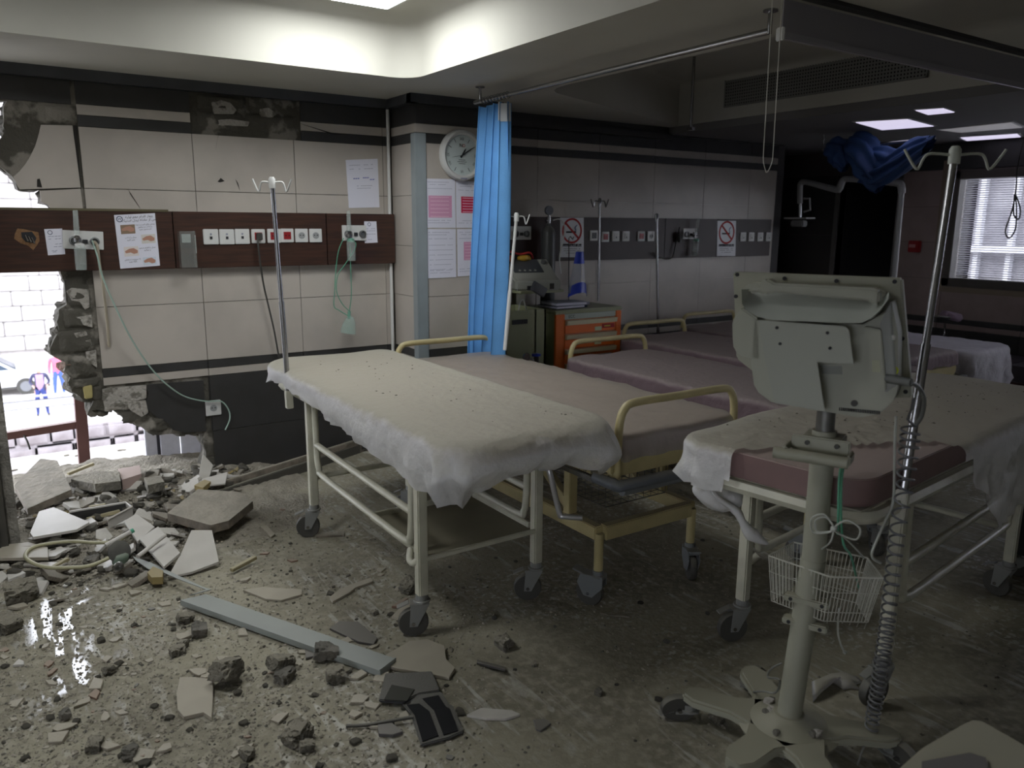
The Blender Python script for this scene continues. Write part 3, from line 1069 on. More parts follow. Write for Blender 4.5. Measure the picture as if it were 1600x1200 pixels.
def gasplate(par, cx, cy, w=.20, h=.10, tilt=0, y=None):
    yy = CY if y is None else y
    c = at(cx, cy, 1, yy)
    rot = Matrix.Rotation(tilt, 3, 'Y')
    o = MB().box((c.x, yy-.005, c.z), (w, .01, h), rot).build('gas_outlet_plate', WHITEP, par, world=True, bevel=.002)
    inv = world_of(par).inverted()
    for nm, dx, r_, m_ in (('outlet_ring', -.045, .026, mat('grey_metal_ring', (110, 112, 112), .4, metal=.5)), ('outlet_ring', .055, .024, mat('grey_metal_ring')), ):
        q = MB().lathe([(r_, 0), (r_, .014), (r_*.7, .016), (r_*.5, .006)], Vector((c.x, yy-.008, c.z-.006))+rot @ Vector((dx, 0, 0)), (PI/2, 0, 0), 18).build(nm, m_, None, smooth=40)
        q.parent = o
        q.data.transform(inv)
    q = MB().box(Vector((c.x, yy-.014, c.z-.008))+rot @ Vector((.008, 0, 0)), (.024, .01, .022), rot).build('test_port', INK, None)
    q.parent = o
    q.data.transform(inv)
    return c


def flowmeter(c, y, label, green=True, tilt=0):
    """oxygen flowmeter with a humidifier bottle, plugged in at c"""
    t = thing('oxygen_flowmeter', label, 'flowmeter', (c.x, y-.05, c.z))
    rot = Matrix.Rotation(tilt, 3, 'Y')
    V = lambda *p: rot @ Vector(p)
    MB().cyl(V(0, .045, 0), V(0, 0, 0), .016).lathe([(.018, 0), (.02, .02), (.012, .03)], V(0, 0, -.02), rot).build('valve_body', CHROME, t, smooth=40)
    MB().cyl(V(0, 0, .02), V(0, 0, .15), .015, .013).build('flow_tube', CLEARP, t, smooth=40)
    MB().lathe([(.024, 0), (.024, .02), (.012, .026)], V(.01, 0, -.05), rot).build('bottle_cap', mat('green_cap', (110, 160, 140), .4) if green else WHITEP, t, smooth=40)
    MB().lathe([(.001, 0), (.028, .004), (.030, .12), (.024, .135)], V(.01, 0, -.175), rot).build('humidifier_bottle', CLEARP, t, smooth=40)
    MB().lathe([(.024, 0), (.026, .03)], V(.01, 0, -.172), rot).build('water', mat('murky_water', (120, 130, 122), .2, alpha=.5), t, smooth=40)
    return t


g1 = gasplate(con, 130, 375, tilt=.05)
flowmeter(px(119, 372), CY, 'clear oxygen flowmeter and bottle on the tilted outlet near the torn hole', False, .03)
g2 = gasplate(con, 553, 364, .17, .10)
flowmeter(px(541, 366), CY, 'oxygen flowmeter with green cap on the outlet at the panel end by the pillar')

# far service panel
con2 = thing('service_panel', 'dark brown bedhead service panel along the far wall behind the crash cart', 'wall panel', (4.6, CY, 1.31))
xe = W(1212, 400, CY).x
for a, b_ in ((3.06, 3.72), (3.722, 4.95), (4.952, 5.60), (5.602, 6.35)):
    MB().span((a, CY, 1.312), (b_, CY+.05, 1.652)).build('panel_board', mat('dim_brown_laminate', (46, 29, 26), .5, var=.2), con2, world=True, bevel=.002)  # darker copy of the left panel's laminate, dimness put into its colour
for x, y, k in ((927, 368, 'dark'), (945, 370, 'red'), (961, 369, 'sw'), (977, 369, 'sw'), (1001, 369, 'red'), (1016, 369, 'eu'), (1160, 370, 'sw'), (1173, 370, 'sw'), (1187, 370, 'sw'), (1200, 370, 'sw')):
    plate(con2, x, y, k, .082)
c = px(812, 364)
g3 = gasplate(con2, 812, 364)
g4 = gasplate(con2, 1077, 365, .17, .09)
flowmeter(px(1081, 368), CY, 'oxygen flowmeter on the outlet left of the right-hand no smoking sign', True, .12)


# ---- papers
def sheet(nm, label, pts, y, cat='paper', m_=PAPER, loc=None, group=None):
    q = [at(a, b_, 1, y) for a, b_ in pts]
    c = sum(q, Vector())/len(q)
    t = thing(nm, label, cat, (c.x, y, c.z), group=group)
    MB().prism([Vector((v.x, y-.0008, v.z)) for v in q], (0, .0008, 0)).build('paper_sheet', m_, t, world=True)
    return t, q


def lines(t, q, y, rowsl, m_=INKG, th=.0035):
    """rows of small print laid between fractions of the sheet"""
    mb = MB()
    for (u0, u1, v) in rowsl:
        a = q[0].lerp(q[1], u0).lerp(q[3].lerp(q[2], u0), v)
        b_ = q[0].lerp(q[1], u1).lerp(q[3].lerp(q[2], u1), v)
        n = max(1, int((b_-a).length/.014))
        for i in range(n):
            if rr.random() < .12:
                continue
            p0, p1 = a.lerp(b_, i/n), a.lerp(b_, (i+.8)/n)
            mb.prism([(p0.x, y-.0012, p0.z), (p1.x, y-.0012, p1.z), (p1.x, y-.0012, p1.z+th), (p0.x, y-.0012, p0.z+th*.8)], (0, .0003, 0))
    return mb.build('small_print', m_, t, world=True, fix=False)


def blk(t, q, y, u0, v0, u1, v1, nm, m_, poly=None):
    f = lambda u, v: q[0].lerp(q[1], u).lerp(q[3].lerp(q[2], u), v)
    pl = poly or [(u0, v0), (u1, v0), (u1, v1), (u0, v1)]
    return MB().prism([Vector((f(u, v).x, y-.0011, f(u, v).z)) for u, v in pl], (0, .0003, 0)).build(nm, m_, t, world=True)


# presentation forms, written right to left
t, q = sheet('instruction_poster', 'white first-aid poster with four hand pictures on the brown panel', [(178, 336), (242, 333), (250, 415), (188, 420)], CY, 'poster')
f = lambda u, v: q[0].lerp(q[1], u).lerp(q[3].lerp(q[2], u), v)
xd = q[1]-q[0]


def fa(s):
    """join and mirror a Persian line with presentation forms (isolated, final, initial, medial)"""
    T = {'ا': ('\uFE8D', '\uFE8E'), 'ب': ('\uFE8F', '\uFE90', '\uFE91', '\uFE92'), 'پ': ('\uFB56', '\uFB57', '\uFB58', '\uFB59'), 'ت': ('\uFE95', '\uFE96', '\uFE97', '\uFE98'),
         'چ': ('\uFB7A', '\uFB7B', '\uFB7C', '\uFB7D'), 'ح': ('\uFEA1', '\uFEA2', '\uFEA3', '\uFEA4'), 'د': ('\uFEA9', '\uFEAA'), 'ر': ('\uFEAD', '\uFEAE'), 'ز': ('\uFEAF', '\uFEB0'),
         'س': ('\uFEB1', '\uFEB2', '\uFEB3', '\uFEB4'), 'ق': ('\uFED5', '\uFED6', '\uFED7', '\uFED8'), 'ک': ('\uFB8E', '\uFB8F', '\uFB90', '\uFB91'), 'ل': ('\uFEDD', '\uFEDE', '\uFEDF', '\uFEE0'),
         'م': ('\uFEE1', '\uFEE2', '\uFEE3', '\uFEE4'), 'ن': ('\uFEE5', '\uFEE6', '\uFEE7', '\uFEE8'), 'و': ('\uFEED', '\uFEEE'), 'ه': ('\uFEE9', '\uFEEA', '\uFEEB', '\uFEEC'), 'ی': ('\uFBFC', '\uFBFD', '\uFBFE', '\uFBFF'),
         'ث': ('\uFE99', '\uFE9A', '\uFE9B', '\uFE9C'), 'خ': ('\uFEA5', '\uFEA6', '\uFEA7', '\uFEA8'), 'ش': ('\uFEB5', '\uFEB6', '\uFEB7', '\uFEB8')}
    out = []
    for wd in s.split(' '):
        r_ = ''
        for i, ch in enumerate(wd):
            if ch not in T:
                r_ += ch
                continue
            pj = i > 0 and wd[i-1] in T and len(T[wd[i-1]]) == 4
            nj = len(T[ch]) == 4 and i < len(wd)-1 and wd[i+1] in T
            r_ += T[ch][3 if pj and nj else 1 if pj else 2 if nj else 0]
        out.append(r_[::-1])
    return ' '.join(out[::-1])


def wr_(t, q, y, s, u, v, size, m_=INK, nm='lettering'):
    f = q[0].lerp(q[1], u).lerp(q[3].lerp(q[2], u), v)
    return text(s, size, m_, t, nm, (f.x, y-.0013, f.z), (q[1]-q[0]).normalized(), (q[0]-q[3]).normalized())


wr_(t, q, CY, fa('چهار اقدام مهم اولیه'), .6, .05, .0185)
wr_(t, q, CY, fa('پس از حادثه نیدل استیک'), .6, .115, .0185)
MB().lathe([(.017, 0), (.017, .0005), (.013, .0005), (.013, 0)], (f(.12, .08).x, CY-.0012, f(.12, .08).z), (PI/2, 0, 0)).build('emblem', mat('navy_emblem', (40, 60, 90), .6), t, world=True)
wr_(t, q, CY, 'W', .12, .08, .02, mat('navy_emblem'), 'emblem_mark')
SKIN2 = mat('printed_skin', (172, 128, 108), .6)
for (u0, v0, u1, v1, left, mm) in ((.12, .19, .47, .36, 1, mat('printed_brown', (130, 110, 90), .6)), (.6, .39, .95, .56, 0, mat('printed_pale', (200, 196, 190), .6)), (.14, .6, .5, .78, 1, mat('printed_cream', (212, 204, 200), .6)), (.58, .82, .92, .97, 0, mat('printed_cold', (196, 204, 216), .6))):
    blk(t, q, CY, u0, v0, u1, v1, 'printed_picture', mm)
    um, vm = (u0+u1)/2, (v0+v1)/2
    pl = [(u0+.02, vm-.01), (um-.05, vm-.05), (um+.06, vm-.06), (u1-.02, vm-.01), (u1-.03, vm+.04), (um+.05, vm+.05), (um-.02, vm+.02), (u0+.04, vm+.03)]
    f2 = lambda u, v: q[0].lerp(q[1], u).lerp(q[3].lerp(q[2], u), v)
    MB().prism([Vector((f2(u, v).x, CY-.0016, f2(u, v).z)) for u, v in pl], (0, .0003, 0)).build('printed_hand', SKIN2, t, world=True)
for (c_, vv, ls) in (((.72), .2, ['بخش های آسیب دیده', 'را با آب و صابون', 'شستشو دهید']), (.34, .43, ['محل را با آب', 'تمیز کنید']), (.72, .64, ['محل را فشار ندهید', 'و نمالید']), (.33, .84, ['به سرپرست بخش', 'اطلاع دهید'])):
    for i, s in enumerate(ls):
        s2 = s.replace('آ', 'ا').replace('ص', 'س').replace('ط', 'ت').replace('ع', 'ا').replace('ف', 'ق')
        wr_(t, q, CY, fa(s2), c_, vv+.045*i, .0118)
t, q = sheet('notice_card', 'small white notice card with emblem between the torn hole and the tilted outlet', [(69, 358), (97, 357), (102, 397), (75, 399)], CY)
lines(t, q, CY, [(.15, .9, .3), (.15, .9, .4), (.5, .9, .6), (.4, .9, .7), (.25, .6, .85), (.3, .55, .9)], INKG)
MB().lathe([(.012, 0), (.012, .0005), (.009, .0005), (.009, 0)], (q[0].lerp(q[1], .3).x, CY-.0012, q[0].lerp(q[3], .13).z), (PI/2, 0, 0)).build('emblem', mat('navy_emblem'), t, world=True)
t, q = sheet('notice_card', 'small white notice card right of the outlet at the end of the left panel', [(569, 346), (588, 346), (590, 379), (570, 380)], CY)
lines(t, q, CY, [(.15, .9, .35), (.15, .9, .45), (.15, .9, .6), (.25, .6, .85)], INKG)
MB().lathe([(.012, 0), (.012, .0005), (.009, .0005), (.009, 0)], (q[0].lerp(q[1], .4).x, CY-.0012, q[0].lerp(q[3], .13).z), (PI/2, 0, 0)).build('emblem', mat('navy_emblem'), t, world=True)
t, q = sheet('chart_sheet', 'white form sheet taped to the tiles above the left panel near the riser pipe', [(540, 250), (590, 248), (593, 324), (545, 325)], YW-.002)
lines(t, q, YW-.002, [(.1, .45, .12), (.55, .85, .12), (.1, .45, .2), (.55, .85, .2), (.3, .8, .55), (.3, .75, .6)], INKG)
lines(t, q, YW-.002, [(.2, .4, .4), (.5, .7, .39), (.72, .88, .43)], mat('blue_pen', (90, 100, 170), .6), .007)
for lab, pts, blkq in (('white notice with a pink table block, upper left of the four under the clock', [(663, 279), (711, 280), (712, 356), (664, 356)], (.12, .34, .88, .79, (206, 150, 180))),
                       ('white notice with a crimson block, upper right under the clock by the curtain', [(712, 282), (748, 284), (748, 356), (713, 356)], (.22, .33, .95, .68, (190, 30, 70))),
                       ('plain white form with faint ruled lines, lower left of the four under the clock', [(664, 358), (712, 358), (713, 433), (668, 435)], None),
                       ('white notice with a small violet column, lower right under the clock by the curtain', [(714, 358), (748, 358), (748, 430), (715, 432)], (.3, .27, .75, .66, (186, 140, 180)))):
    t, q = sheet('notice_sheet', lab, pts, YP-.002)
    if blkq:
        b4 = blk(t, q, YP-.002, *blkq[:4], 'printed_block', mat('block_%d' % blkq[4][2]+'_ink', blkq[4], .7))
        for k in range(6):
            v = blkq[1]+.04+k*(blkq[3]-blkq[1]-.06)/5
            mb = MB()
            a_, b_ = q[0].lerp(q[1], blkq[0]+.06).lerp(q[3].lerp(q[2], blkq[0]+.06), v), q[0].lerp(q[1], blkq[2]-.1).lerp(q[3].lerp(q[2], blkq[2]-.1), v)
            mb.prism([(a_.x, YP-.0042, a_.z), (b_.x, YP-.0042, b_.z), (b_.x, YP-.0042, b_.z+.004), (a_.x, YP-.0042, a_.z+.004)], (0, .0004, 0))
            mb.build('printed_line', mat('pale_line', (226, 190, 206), .7), t, world=True)
    lines(t, q, YP-.002, [(.1, .8, .07), (.1, .7, .12), (.1, .9, .2), (.1, .85, .85), (.1, .8, .9)] + ([] if blkq else [(.1, .9, v/10+.03) for v in range(3, 9)]), INKG, .003)

# ---- wall clock
ck = W(719, 243, YP)
cl_ = thing('wall_clock', 'round white wall clock reading five past one, above the notices', 'clock', (ck.x, YP-.002, ck.z))
MB().lathe([(.162, 0), (.165, .02), (.158, .04), (.142, .046), (.130, .036), (.130, .02)], (0, 0, 0), (PI/2, 0, 0), 48).build('clock_rim', WHITEP, cl_, smooth=40)
MB().lathe([(.131, 0), (.131, .022)], (0, 0, 0), (PI/2, 0, 0), 48).build('clock_face', mat('clock_dial', (196, 206, 204), .5), cl_)
GRK = mat('clock_grey', (90, 92, 94), .6)
for h_ in range(12):
    a = R(30*h_)
    d = Vector((math.sin(a), 0, math.cos(a)))
    rot = Matrix.Rotation(a, 3, 'Y')
    if h_ in (4, 8):
        text('IIII' if h_ == 4 else 'VIII', .022, GRK, cl_, 'numeral', d*.105+Vector((0, -.0225, 0)), rot @ Vector((1, 0, 0)), rot @ Vector((0, 0, 1)), world=False)
    elif h_ % 3 == 0:
        text({0: 'XII', 3: 'III', 6: 'VI', 9: 'IX'}[h_], .026, GRK, cl_, 'numeral', d*.103+Vector((0, -.0225, 0)), rot @ Vector((1, 0, 0)), rot @ Vector((0, 0, 1)), world=False)
    else:
        MB().box(d*.104+Vector((0, -.0228, 0)), (.004, .001, .026), rot).build('hour_mark', GRK, cl_)


def hand(nm, ang, ln, wd, yy, m_=INK, tail=.02):
    a = R(ang)
    rot = Matrix.Rotation(a, 3, 'Y')
    MB().prism([rot @ Vector(p) for p in ((-wd, -yy, -tail), (wd, -yy, -tail), (wd, -yy, ln*.7), (0, -yy, ln), (-wd, -yy, ln*.7))], (0, -.001, 0)).build(nm, m_, cl_)


hand('hour_hand', 33, .055, .005, .026)
hand('minute_hand', 58, .105, .0035, .028)
hand('second_hand', 258, .09, .0012, .030)
text('N', .032, INK, cl_, 'lettering', (-.008, -.0235, .062), (1, 0, 0), (0, 0, 1), world=False)
MB().lathe([(.010, 0), (.010, .001), (.007, .001), (.007, 0)], (.014, -.0228, .062), (PI/2, 0, 0), 14).build('emblem', INKR, cl_)
for k, w_ in enumerate((.05, .07, .05)):
    MB().box((0, -.0226, -.03-.012*k), (w_, .0006, .004)).build('small_print', GRK, cl_)
MB().box((0, -.045, -.15), (.05, .002, .008)).build('rim_badge', INKG, cl_)

# ---- clear holder box, wall socket low, cables
a, b_ = px(277, 361), px(305, 417)
hb = thing('clear_holder', 'empty clear plastic dispenser box screwed to the brown panel beside the poster', 'holder', ((a.x+b_.x)/2, CY-.03, b_.z))
w_, h_ = b_.x-a.x, a.z-b_.z
MB().box((0, -.028, h_/2), (w_, .002, h_)).box((-w_/2, 0, h_/2), (.002, .056, h_)).box((w_/2, 0, h_/2), (.002, .056, h_)).box((0, 0, .001), (w_, .056, .002)).build('clear_body', glass('clear_acrylic', (170, 178, 174), .16), hb)
MB().box((w_/2, -.028, h_/2+.03), (.004, .004, h_*.5)).box((0, .012, h_*.8), (.05, .003, .05)).build('edge_trim', mat('frosted_edge', (170, 176, 172), .5, alpha=.8), hb)
ws = W(333, 637)
so = thing('wall_socket', 'white wall socket low on the charcoal tiles above the torn gap', 'socket', (ws.x, YW, ws.z))
plate(so, 333, 637, 'eu', .096, y=YW-.001)
pc = MB().tube([px(403, 374, .045), px(404, 390, .06), px(411, 440, .02), px(420, 480, .01), px(428, 515, .01), px(434, 548, .0), px(437, 562, .0)], .0055, 6, 6).build('power_cable', BLACKP, smooth=60)
tag(origin(pc, px(437, 562)), 'black power cable hanging from the plug in the left panel', 'cable')
TUBEG = mat('pale_green_hose', (150, 172, 160), .5)
hs = MB().tube([px(144, 376, .03), px(152, 400, .06), W(160, 432, 4.96), W(176, 470, 4.98), W(200, 520, 5.0), W(222, 556, 5.02), W(240, 580, 5.04), W(262, 602, 5.04), W(290, 620, 5.04),
                W(322, 627, 5.045), W(345, 627, 5.04), W(357, 640, 5.04), W(359, 655, 5.04), W(352, 672, 5.03)], .0045, 6, 6).build('suction_hose', TUBEG, smooth=60)
tag(origin(hs, px(144, 376)), 'long pale green hose draping from the tilted outlet past the low socket', 'hose')
hs = MB().tube([px(147, 378, .03), px(152, 385, .05), W(155, 410, 4.98), W(160, 440, 5.0), W(165, 480, 5.03), W(168, 510, 5.05), W(170, 542, 5.06)], .008, 8, 6).build('suction_hose', mat('beige_hose', (158, 148, 130), .6), smooth=60)
tag(origin(hs, px(147, 378)), 'short thick beige hose hanging straight down from the tilted outlet', 'hose')
om = thing('oxygen_mask', 'clear mask with thin green tubing hanging under the panel end', 'mask', W(547, 500, 4.98))
gl = [[px(537, 372, .07), px(529, 392, .06), W(525, 420, 4.97), W(523, 455, 4.97), W(522, 478, 4.97), W(530, 485, 4.97), W(545, 494, 4.97)],
      [px(548, 376, .07), px(556, 380, .07), px(553, 392, .06), W(540, 412, 4.97), W(528, 430, 4.97), W(526, 455, 4.97), W(535, 475, 4.97), W(548, 488, 4.97)],
      [px(547, 385, .06), W(548, 420, 4.97), W(549, 460, 4.97), W(546, 486, 4.97)]]
for l in gl:
    MB().tube(l, .003, 6, 6).build('tube', GREENT, om, world=True, smooth=60)
c = W(546, 505, 4.98)
mb = MB()
mb.lathe([(.012, .05), (.03, .03), (.042, 0), (.05, -.04), (.052, -.07)], c, (0, .2, 0), 18)
mb.build('mask_shell', glass('mask_clear', (170, 200, 190), .3), om, world=True, smooth=50, fix=False)
MB().cyl(c+Vector((0, 0, .03)), c+Vector((0, 0, .08)), .010).build('connector', mat('green_cap'), om, world=True)

# ---- no smoking signs
SGN = mat('sign_face', (206, 206, 210), .35)
for pts, lab in (([(875, 340), (912, 340), (912, 402), (875, 402)], 'no smoking sign above the crash cart, behind the blue mask'), ([(1121, 345), (1150, 345), (1149, 400), (1120, 400)], 'no smoking sign farther right on the far panel')):
    t, q = sheet('no_smoking_sign', lab, pts, CY-.002, 'sign', SGN)
    f = lambda u, v: q[0].lerp(q[1], u).lerp(q[3].lerp(q[2], u), v)
    c = f(.5, .33)
    w_ = (q[1]-q[0]).length
    ro = w_*.42
    MB().lathe([(ro, 0), (ro, .0008), (ro*.84, .0008), (ro*.84, 0)], (c.x, CY-.0035, c.z), (PI/2, 0, 0), 32).build('red_ring', INKR, t, world=True, fix=False)
    MB().box((c.x, CY-.0048, c.z), (ro*1.75, .0006, ro*.17), (0, R(42), 0)).build('red_slash', INKR, t, world=True)
    MB().box((c.x-.01, CY-.004, c.z-.01), (ro*1.0, .0006, ro*.14)).build('cigarette', INK, t, world=True)
    MB().tube([(c.x+ro*.4, CY-.004, c.z), (c.x+ro*.3, CY-.004, c.z+ro*.25), (c.x+ro*.5, CY-.004, c.z+ro*.45)], .003, 5, 4).build('smoke_wisp', mat('blue_print', (60, 80, 150), .6), t, world=True)
    blk(t, q, CY-.0025, .1, .66, .9, .73, 'black_bar', INK)
    wr_(t, q, CY-.0035, fa('سیکار کشیدن ممنوع'), .5, .695, w_*.11, PAPER)
    lines(t, q, CY-.0025, [(.15, .85, .79), (.15, .85, .84), (.25, .75, .9)], INK, .004)
cu = MB().tube([px(1020, 395, .02), px(1037, 404, .02), px(1050, 402, .02), px(1055, 385, .02), px(1062, 355, .02)], .006, 6, 6).build('call_cord', BLACKP, smooth=60)
tag(origin(cu, px(1037, 404, .02)), 'black looped cord hanging on the far panel behind the far pole', 'cord')
BPH = thing('pressure_cuff', 'small black cuff hanging dark on the far panel left of the outlet', 'cuff', px(1058, 370))
MB().rock((0, -.03, 0), (.03, .02, .06), 5).build('cuff_roll', BLACKP, BPH, smooth=60)
fa_ = at(1432, 385, 0, XR)
al = thing('fire_alarm', 'small red fire alarm call point on the right wall beside the doorway', 'alarm', (XR-.012, fa_.y, fa_.z))
MB().box((-.02, 0, 0), (.045, .11, .11)).build('box', mat('alarm_red', (150, 24, 28), .4), al, bevel=.006)
MB().box((-.044, .012, .005), (.003, .06, .03)).build('label_plate', mat('alarm_label', (190, 130, 130), .5), al)
# ================================================================ SHEETS
def cover_mat(name, col, a, dustc, dustamt):
    """thin translucent nonwoven; dust lies on what faces up"""
    if name in _m:
        return _m[name]
    m = mat(name, col, .7, dust=dustamt, dustcol=dustc, bump=.7, bscale=22)
    N_, L_ = m.node_tree.nodes, m.node_tree.links
    pb = N_['Principled BSDF']
    pb.inputs['Alpha'].default_value = a
    tl = N_.new('ShaderNodeBsdfTranslucent')
    tl.inputs[0].default_value = (*lin(col), 1)
    mx = N_.new('ShaderNodeMixShader')
    mx.inputs[0].default_value = .12
    L_.new(pb.outputs[0], mx.inputs[1])
    L_.new(tl.outputs[0], mx.inputs[2])
    L_.new(mx.outputs[0], N_['Material Output'].inputs[0])
    return m


def drape(x0, x1, y0, y1, zt, rc, hem, fold=.018, seed=0, ns=150, nd=16, re=.03, rumple=.004, bulge=None, sag=0):
    """cloth over a rounded slab: hem(x, y, nx, ny) = how far it hangs there"""
    P = []
    cx, cy = (x0+x1)/2, (y0+y1)/2
    corners = ((x1-rc, y1-rc, 0), (x0+rc, y1-rc, 90), (x0+rc, y0+rc, 180), (x1-rc, y0+rc, 270))
    arc = 9
    raw = []
    for k, (ax, ay, a0) in enumerate(corners):
        for j in range(arc+1):
            a = R(a0+90*j/arc)
            raw.append((ax+rc*math.cos(a), ay+rc*math.sin(a), math.cos(a), math.sin(a)))
        nx_, ny_, _ = corners[(k+1) % 4]
        a = R(a0+90)
        p = (ax+rc*math.cos(a), ay+rc*math.sin(a))
        q = (nx_+rc*math.cos(a), ny_+rc*math.sin(a))
        n = int(math.hypot(q[0]-p[0], q[1]-p[1])/.03)
        for j in range(1, n):
            raw.append((p[0]+(q[0]-p[0])*j/n, p[1]+(q[1]-p[1])*j/n, math.cos(a), math.sin(a)))
    S = len(raw)
    sv = Vector((seed*5.3, seed*2.1, seed))
    rings = []
    nt = 14
    for k in range(nt+1):
        t = k/nt
        ring = []
        for (x, y, nx, ny) in raw:
            # straight skeleton like shrink towards the centre line
            hx, hy = (x1-x0)/2, (y1-y0)/2
            mn = min(hx, hy)
            X = cx+(x-cx)*((hx-mn)/hx+(mn/hx)*t) if hx > hy else cx+(x-cx)*t
            Y = cy+(y-cy)*((hy-mn)/hy+(mn/hy)*t) if hy > hx else cy+(y-cy)*t
            q = Vector((X*3.2, Y*3.2, 0))+sv
            z = zt+rumple*(noise.noise(q*1.5)+.6*noise.noise(Vector((X*4, Y*14, 2))+sv)+.4*noise.noise(q*6))-sag*(1-abs(2*(Y-y0)/(y1-y0)-1))
            ring.append(Vector((X, Y, z)))
        rings.append(ring)
    s_len = 0
    for k in range(1, nd+1):
        ring = []
        for i, (x, y, nx, ny) in enumerate(raw):
            h = hem(x, y, nx, ny)
            tot = h+re*PI/2
            d = tot*k/nd
            crn = min(1, abs(nx*ny)*3)
            if d < re*PI/2:
                a = d/re
                out = re*math.sin(a)
                dz = re*(1-math.cos(a))
                w_ = .25*k/nd
            else:
                out, dz, w_ = re, re+(d-re*PI/2), min(1, (d-re*PI/2)/.10)
            q = Vector((x*9, y*9, dz*2.2))+sv
            an_ = math.atan2(ny, nx)
            fo = .8*noise.noise(q)+.7*(1-3.2*abs(noise.noise(Vector((x*13, y*13, dz*7+(x-y)*3))+sv)))*.6+.5*noise.noise(q*2.3)+.45*noise.noise(Vector((x*26, y*26, dz*3))+sv)+.55*crn*math.sin(an_*26+noise.noise(q)*3)
            b = bulge(x, y, nx, ny, d/tot) if bulge else 0
            out += fo*fold*w_*(1+.8*crn)+b
            dz += .012*noise.noise(q*1.7)*w_
            base = rings[nt][i]
            ring.append(Vector((x+nx*out, y+ny*out, base.z-dz)))
        rings.append(ring)
    mb = MB()
    vs = [v for r_ in rings for v in r_]
    fs = []
    for k in range(len(rings)-1):
        for i in range(S):
            j = (i+1) % S
            fs.append((k*S+i, k*S+j, (k+1)*S+j, (k+1)*S+i))
    mb.add(vs, fs)
    return mb


SHEETW = cover_mat('white_nonwoven', (236, 236, 240), .74, (174, 169, 151), .95)
SHEETT = cover_mat('thin_nonwoven', (200, 194, 194), .46, (172, 164, 150), .95)
SHEETM = cover_mat('mauve_cover', (118, 96, 106), .92, (152, 140, 138), .85)

# ================================================================ STRETCHERS
WHEEL = mat('grey_black_tyre', (44, 44, 45), .6, dust=.5)
ZINC = mat('zinc_fork', (142, 144, 144), .4, metal=.4, dust=.45)
GHOOD = mat('grey_caster_hood', (112, 116, 120), .5, dust=.4)


def caster(par, x, y, h=.17, rz=0, hood=False, world=False):
    """swivel caster whose wheel trails behind the stem"""
    rot = Matrix.Rotation(rz, 3, 'Z')
    V = lambda a, b_, c_: Vector((x, y, 0))+rot @ Vector((a, b_, c_))
    r_ = .060
    wc = (0, .035, r_)
    cs = MB().cyl(V(0, 0, h-.035), V(0, 0, h), .024).cyl(V(0, 0, h-.03), V(0, 0, h-.022), .034)
    m_ = GHOOD if hood else ZINC
    if hood:
        for s in (-1, 1):
            pl = [V(s*.022, -.03, h-.02), V(s*.022, .07, h-.02), V(s*.022, .085, h-.06), V(s*.022, .055, r_-.01), V(s*.022, .015, r_-.015), V(s*.022, -.03, h-.07)]
            cs.prism(pl, rot @ Vector((s*.006, 0, 0)))
        cs.box(V(0, .02, h-.028), (.05, .10, .018), rot)
        cs.box(V(0, .085, h-.015), (.045, .05, .008), rot @ Matrix.Rotation(.3, 3, 'X'))
    else:
        for s in (-1, 1):
            pl = [V(s*.021, -.028, h-.035), V(s*.021, .045, h-.035), V(s*.021, wc[1]+.016, r_-.012), V(s*.021, wc[1]-.016, r_-.012)]
            cs.prism(pl, rot @ Vector((s*.004, 0, 0)))
        cs.box(V(0, .01, h-.034), (.048, .075, .006), rot)
        cs.box(V(0, .075, h-.04), (.03, .05, .006), rot @ Matrix.Rotation(-.4, 3, 'X'))
    o = cs.build('caster', m_, par, bevel=.001, seg=1, world=world)
    wl = MB().lathe([(r_*.80, -.015), (r_*.94, -.015), (r_, -.008), (r_, .008), (r_*.94, .015), (r_*.80, .015)], V(*wc), rot @ Matrix.Rotation(PI/2, 3, 'Y'), 26)
    w_ = wl.build('tyre', WHEEL, o, smooth=40)
    MB().lathe([(r_*.25, -.014), (r_*.80, -.010), (r_*.80, .010), (r_*.25, .014)], V(*wc), rot @ Matrix.Rotation(PI/2, 3, 'Y'), 22).build('hub', mat('grey_hub_plastic', (96, 97, 98), .5, dust=.4), o, smooth=40)
    MB().cyl(V(-.028, wc[1], r_), V(.028, wc[1], r_), .007).build('axle', CHROME, o)
    if world:
        inv = world_of(par).inverted()
        for c in (w_,)+tuple(o.children):
            pass
    return o


def slabmesh(x0, x1, y0, y1, z0, z1, rc, n=6):
    mb = MB()
    lp_ = rrect(x0, y0, x1, y1, rc, n)
    return mb.prism([(x, y, z0) for x, y in lp_], (0, 0, z1-z0))


